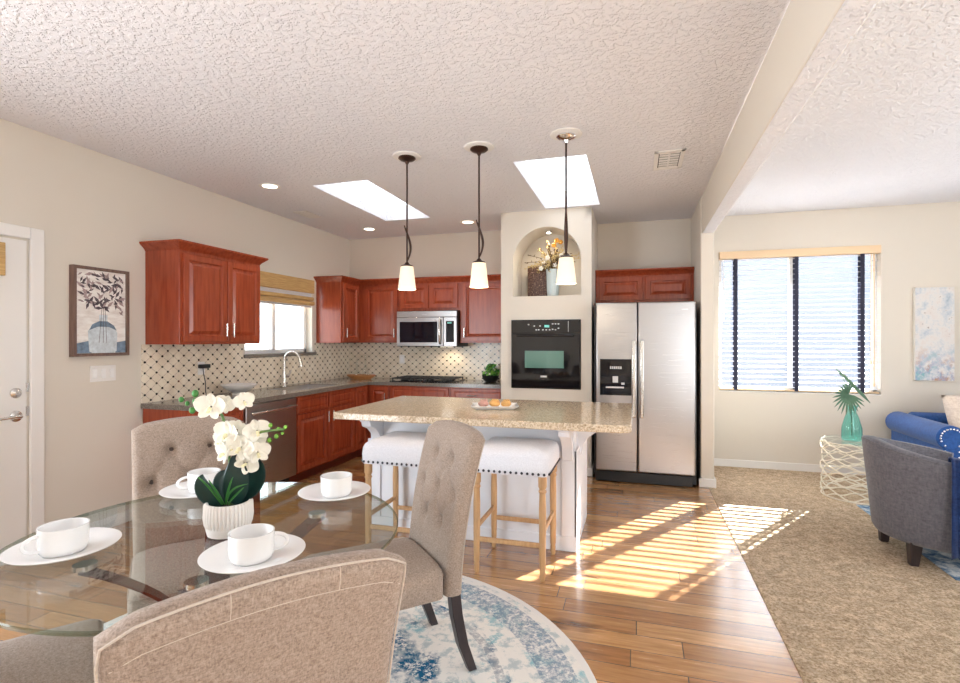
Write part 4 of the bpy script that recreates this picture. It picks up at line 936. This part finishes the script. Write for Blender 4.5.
# ================================================================== WALL ART
def picture(): 
    f = frontmap('+x', XW); t = thing('framed_picture', 'framed flower vase picture on the left wall by the door', 'picture', f(2.788, 1.265, .02)); y0, y1, z0, z1 = 2.585, 2.992, 1.265, 1.895; g = .022
    b = B()
    for a in ((y0, y0 + g, z0, z1), (y1 - g, y1, z0, z1), (y0 + g, y1 - g, z0, z0 + g), (y0 + g, y1 - g, z1 - g, z1)): mbox(b, f, *a, 0, .045)
    obj('frame', b, 'frame_wood', t, .002, world=True, smooth=0)
    b = B(); mbox(b, f, y0 + g, y1 - g, z0 + g, z1 - g, .004, .03); pr = obj('print', b, 'paper', t, world=True, smooth=0)
    b = B(); cy = 2.80; W = .0312
    def poly(pts, w_=W): b.face([b.b.verts.new(f(u, v, w_)) for u, v in pts])
    b.mi = 3; poly([(y0 + g, 1.288), (y0 + g, 1.355), (2.70, 1.375), (2.72, 1.288)]); poly([(2.89, 1.288), (2.88, 1.36), (y1 - g, 1.375), (y1 - g, 1.288)])
    b.mi = 2; poly([(2.70, 1.30), (2.69, 1.44), (2.72, 1.49), (2.77, 1.515), (2.77, 1.56), (2.83, 1.56), (2.83, 1.515), (2.88, 1.485), (2.905, 1.43), (2.90, 1.30), (2.87, 1.285), (2.73, 1.285)], W + .0004)
    b.mi = 3; poly([(2.70, 1.45), (2.72, 1.49), (2.77, 1.515), (2.83, 1.515), (2.88, 1.485), (2.90, 1.45), (2.84, 1.475), (2.76, 1.475)], W + .0008)
    rnd = random.Random(4)
    for i in range(120):
        a = rnd.uniform(-.1, PI + .1); r = rnd.uniform(.05, .2) * (1 if abs(math.cos(a)) < .8 else .9); u = rnd.uniform(y0 + .05, y1 - .05); v = rnd.uniform(1.60, 1.86) - .04 * rnd.random() * (abs(u - cy) > .1)
        u = max(y0 + .05, min(y1 - .05, u)); v = min(z1 - .05, v); an = a + rnd.uniform(-1, 1); L = rnd.uniform(.018, .036); w_ = L * .33; dx, dz = math.cos(an), math.sin(an); b.mi = rnd.choice((0, 0, 1, 1, 0))
        poly([(u - dx * L, v - dz * L), (u - dz * w_, v + dx * w_), (u + dx * L, v + dz * L), (u + dz * w_, v - dx * w_)], W + .0004 + i * 3e-6)
    b.mi = 0
    for du in (-.03, 0, .025): poly([(cy + du - .002, 1.36), (cy + du * .4 + .001, 1.62), (cy + du * .4 + .004, 1.62), (cy + du + .001, 1.36)], W + .0012)
    obj('printed_flowers', b, ['print_dark', 'print_mauve', 'print_blue', 'print_slate'], pr, world=True, smooth=0)
picture()
fb = frontmap('-y', YB); t = thing('canvas_painting', 'tall pale abstract canvas right of the living area window', 'painting', (2.79, YB - .02, .98))
b = B(); mbox(b, fb, 2.63, 2.95, .98, 1.897, .002, .04); o = obj('stretcher', b, 'canvas_edge', t, .002, world=True, smooth=0)
b = B(); mbox(b, fb, 2.632, 2.948, .982, 1.895, .0395, .042); obj('painted_face', b, 'abstract', o, world=True, smooth=0)

# ================================================================== LIVING AREA
b = B(); b.box(-1.15, 1.15, -.71, .71, 0, .005); o = obj('area_rug', b, 'rug2', bev=.004); o.location = (1.745 + 1.15, 3.63 + .71, .0062); tag(o, 'blue and grey patterned rug under the grey armchair', 'rug')
# barrel armchair (faces away to the right)
t = thing('armchair', 'grey velvet barrel armchair with dark tapered legs', 'armchair', (1.835, 4.0, .006), -PI / 2)
N = 40; b = B()
def ring(r0, z_, half, n=N): return [(r0 * math.sin(a), -r0 * math.cos(a) * .98, z_(a)) for a in [-half + 2 * half * i / n for i in range(n + 1)]]
HALF = math.radians(126)
def zt(a): return .755 - .075 * (a * a + .02) ** .5 / 1.13
rows = []
for r0, zf in ((.335, lambda a: .135), (.35, lambda a: .16), (.37, lambda a: .36), (.392, lambda a: .58), (.405, lambda a: zt(a) - .02), (.398, lambda a: zt(a) - .004), (.375, zt), (.345, lambda a: zt(a) - .004), (.335, lambda a: zt(a) - .03), (.315, lambda a: .45), (.30, lambda a: .30), (.30, lambda a: .135)): rows.append(ring(r0, zf, HALF))
b.loft(rows, closed=False, caps=False)
for e in (0, N): b.face([b.b.verts.new(r_[e]) for r_ in rows])
V = [[b.b.verts.new(p) for p in rows[0]], [b.b.verts.new(p) for p in rows[-1]]]
for i in range(N): b.face([V[0][i], V[0][i + 1], V[1][i + 1], V[1][i]])
bmesh.ops.remove_doubles(b.b, verts=b.b.verts, dist=1e-4)
obj('tub_back', b, 'grey_velvet', t, smooth=60)
b = B(); b.lathe([(0, .135), (.29, .135), (.305, .16), (.308, .28), (0, .29)], seg=40); b.box(-.27, .27, .1, .36, .135, .29); obj('seat_base', b, 'grey_velvet', t, .01)
b = B(); b.lathe([(0, .29), (.29, .29), (.305, .32), (.30, .40), (.26, .43), (0, .44)], seg=40, sy=1.12); obj('seat_cushion', b, 'grey_velvet', t, smooth=60)
b = B(); b.tube([(.402 * math.sin(a), -.402 * math.cos(a) * .98, zt(a) - .018) for a in [-HALF + 2 * HALF * i / 40 for i in range(41)]], .0045, 6); obj('piping', b, 'grey_velvet', t)
for x_, y_ in ((-.2, -.215), (.2, -.215), (-.24, .26), (.24, .26)):
    b = B(); b.loft([[(x_ + a * w_, y_ * s_ + c * w_, z) for a, c in ((-1, -1), (1, -1), (1, 1), (-1, 1))] for z, w_, s_ in ((.15, .034, 1), (0, .022, 1.03))]); obj('leg', b, 'espresso', t, .004)
# throw draped over the near arm
A = Vector((1.835, 4.0, .006)); rz = -PI / 2 + .0; mW = Matrix.Translation(A) @ Matrix.Rotation(rz, 4, 'Z'); b = B(); rows = []
prof = [(.435, .13), (.428, .3), (.424, .5), (.428, zt(1.3) - .02), (.412, zt(1.3) + .018), (.372, zt(1.3) + .024), (.33, zt(1.3) + .01), (.322, .55), (.318, .46)]
na = 24; a0, a1 = math.radians(72), math.radians(106)
for r0, z in prof:
    row = []
    for i in range(na + 1):
        a = a0 + (a1 - a0) * i / na; wob = .009 * math.sin(i * 1.3 + z * 3) * (1 if r0 > .4 else .3); zz = z + (zt(a) - zt(1.3) if z > .6 else 0) + (.02 * math.sin(i * .8) if z < .2 else 0)
        row.append(mW @ Vector(((r0 + wob) * math.sin(a), -(r0 + wob) * math.cos(a) * .98, zz)))
    rows.append(row)
b.loft(rows, closed=False, caps=False); o = obj('throw_blanket', b, 'navy_knit', smooth=180); md = o.modifiers.new('Solidify', 'SOLIDIFY'); md.thickness = .008; md.offset = 1
tag(o, 'navy blue throw draped over the grey armchair arm', 'blanket')
# chesterfield sofa against the back wall
t = thing('sofa', 'blue velvet rolled arm sofa with silver nailheads by the back wall', 'sofa', (3.35, 5.65, .006))
SX0, SX1, SY0, SY1 = 2.36, 4.34, 5.15, 6.08
b = B(); b.box(SX0 + .05, SX1 - .05, SY0 + .03, SY1, .08, .34); obj('base', b, 'blue_velvet', t, .015, world=True)
for sx, xc in ((-1, SX0 + .09), (1, SX1 - .09)):
    b = B(); n = 28; pf = []
    for i in range(n): a = -PI * .62 + (2 * PI * .86) * i / (n - 1); pf.append((xc - sx * -.0 + .105 * math.cos(a) * 1.0, .58 + .105 * math.sin(a)))
    b.loft([[(x_, y_, z_) for x_, z_ in pf] for y_ in (SY0 + .008, SY0, SY1)]) if False else b.loft([[(xc + .105 * math.cos(2 * PI * i / 28), y_, .58 + .1 * math.sin(2 * PI * i / 28)) for i in range(28)] for y_ in (SY0, SY1)])
    b.box(xc - .055, xc + .075 if sx < 0 else xc + .055, SY0 + .004, SY1, .08, .58); ar = obj('arm', b, 'blue_velvet', t, .012, world=True)
    b = B()
    for i in range(30):
        s_ = i / 29
        if s_ < .25: p = (xc - .048, .2 + s_ / .25 * .33)
        elif s_ > .75: p = (xc + .048, .53 - (s_ - .75) / .25 * .33)
        else: a = PI * 1.18 - (s_ - .25) / .5 * PI * 1.36; p = (xc + .078 * math.cos(a), .58 + .075 * math.sin(a))
        b.ball((p[0], SY0 - .004, p[1]), .009, 1, .6, 1, 8, 5)
    obj('nailhead_trim', b, 'pearl_nail', ar, world=True)
b = B(); b.loft([[(x_, 5.99 + .10 * math.cos(2 * PI * i / 24), .60 + .09 * math.sin(2 * PI * i / 24)) for i in range(24)] for x_ in (SX0 + .16, SX1 - .16)]); b.box(SX0 + .16, SX1 - .16, 5.86, 6.06, .3, .6); obj('backrest', b, 'blue_velvet', t, .02, world=True)
for k in range(3):
    w_ = (SX1 - SX0 - .36) / 3; x_ = SX0 + .18 + k * w_; b = B(); b.box(x_ + .004, x_ + w_ - .004, SY0 + .02, 5.86, .34, .48); obj('seat_cushion', b, 'blue_velvet', t, .03, world=True, seg=3)
for x_ in (SX0 + .12, SX1 - .12):
    for y_ in (SY0 + .1, SY1 - .1):
        b = B(); b.lathe([(.018, 0), (.03, .08), (0, .08)], (x_, y_, .0), 12); obj('leg', b, 'espresso', t, world=False).data.transform(Matrix.Translation((-3.35, -5.65, .004)))
# cushion and throw on the sofa
b = B(); pts = []
for i in range(13):
    row = []
    for j in range(13):
        u, v = i / 6 - 1, j / 6 - 1; row.append((u, v))
    pts.append(row)
tp = [[b.b.verts.new((u * .2, .075 * ((1 - u ** 4) * (1 - v ** 4)) ** .6, v * .2)) for u, v in r_] for r_ in pts]; bt = [[b.b.verts.new((u * .2, -.075 * ((1 - u ** 4) * (1 - v ** 4)) ** .6, v * .2)) for u, v in r_] for r_ in pts]
for i in range(12):
    for j in range(12): b.face([tp[i][j], tp[i + 1][j], tp[i + 1][j + 1], tp[i][j + 1]]); b.face([bt[i][j], bt[i][j + 1], bt[i + 1][j + 1], bt[i + 1][j]])
bmesh.ops.remove_doubles(b.b, verts=b.b.verts, dist=1e-4)
o = obj('throw_pillow', b, 'cream_knit', smooth=180); o.location = (2.86, 5.72, .69); o.rotation_euler = (-.35, 0, .2); tag(o, 'beige throw pillow on the blue sofa', 'pillow')
# wire side table
t = thing('side_table', 'round wavy wire side table with glass top by the window', 'side table', (1.84, 5.33, .006))
b = B(); R = .255
for k in range(13):
    zc = .028 + k * .037; n = 120
    b.tube([((R + .006 * math.cos(9 * a + k)) * math.cos(a), (R + .006 * math.cos(9 * a + k)) * math.sin(a), zc + .018 * math.sin(7 * a + k * 2.4)) for a in [2 * PI * i / n for i in range(n + 1)]], .0052, 6)
for z in (.006, .478): b.tube([(R * math.cos(2 * PI * i / 64), R * math.sin(2 * PI * i / 64), z) for i in range(65)], .006, 6)
obj('wire_frame', b, 'champagne', t)
b = B(); b.lathe([(0, .484), (R + .008, .484), (R + .01, .489), (R + .008, .494), (0, .494)], seg=64); obj('glass_top', b, 'glass', t)
# teal vase with palm leaves
t = thing('glass_vase', 'teal fluted glass vase of palm leaves on the wire table', 'vase', (1.79, 5.27, .5005))
b = B(); seg = 48; rings = []
for r, z in ((.05, .0), (.072, .006), (.078, .04), (.074, .12), (.05, .21), (.034, .25), (.032, .27), (.045, .31), (.042, .31), (.028, .27), (.03, .25), (.046, .21), (.069, .12), (.072, .04), (.06, .012)):
    rings.append([((r + .004 * min(1, r / .06) * math.cos(10 * 2 * PI * i / seg)) * math.cos(2 * PI * i / seg), (r + .004 * min(1, r / .06) * math.cos(10 * 2 * PI * i / seg)) * math.sin(2 * PI * i / seg), z) for i in range(seg)])
b.loft(rings); obj('vase_body', b, 'teal_glass', t)
ca, sa = math.cos(TH), math.sin(TH)
def rt(x, y, z): return Vector((x * ca - y * sa, x * sa + y * ca, z))
b = B()
b.tube([rt(0, 0, .05), rt(-.01, -.01, .3), rt(-.06, -.03, .41)], .004, 6)
hub = Vector((-.06, -.04, .41))
for i in range(19):
    a = math.radians(80 + 260 * i / 18); L = .175 * (1 - .25 * abs(i - 9) / 9) + random.uniform(-.01, .01); d_ = Vector((math.cos(a), -.25, math.sin(a))).normalized(); s2 = Vector((-math.sin(a), 0, math.cos(a))); v_ = []
    for u, w_ in ((0, .003), (.35, .010), (.75, .008), (1, .001)):
        c = hub + d_ * L * u + Vector((0, 0, -.02 * u * u)); v_.append((c - s2 * w_, c + Vector((0, .003, 0)), c + s2 * w_))
    for p_, q_ in zip(v_, v_[1:]):
        for k in range(2): b.face([b.b.verts.new(rt(*x)) for x in (p_[k], p_[k + 1], q_[k + 1], q_[k])])
o = obj('palm_leaf', b, 'leaf_sage', t, smooth=0)
b = B(); b.tube([rt(0, 0, .06), rt(.0, .01, .3), rt(-.05, .02, .52), rt(-.10, .02, .60)], .003, 6); pp = [rt(-.13, .015, .63), rt(-.07, .0, .57), rt(.01, -.01, .48), rt(.10, -.01, .39), rt(.155, -.01, .33)]; ww = [.002, .012, .015, .012, .002]; V = []
for i, p_ in enumerate(pp):
    d_ = (pp[min(i + 1, 4)] - pp[max(i - 1, 0)]).normalized(); s2 = d_.cross(rt(0, 1, .3)).normalized() * ww[i]; V.append([b.b.verts.new(p_ - s2), b.b.verts.new(p_ + Vector((0, 0, .004))), b.b.verts.new(p_ + s2)])
for A_, C_ in zip(V, V[1:]):
    for k in range(2): b.face([A_[k], A_[k + 1], C_[k + 1], C_[k]])
obj('blade_leaf', b, 'leaf_sage', t, smooth=0)
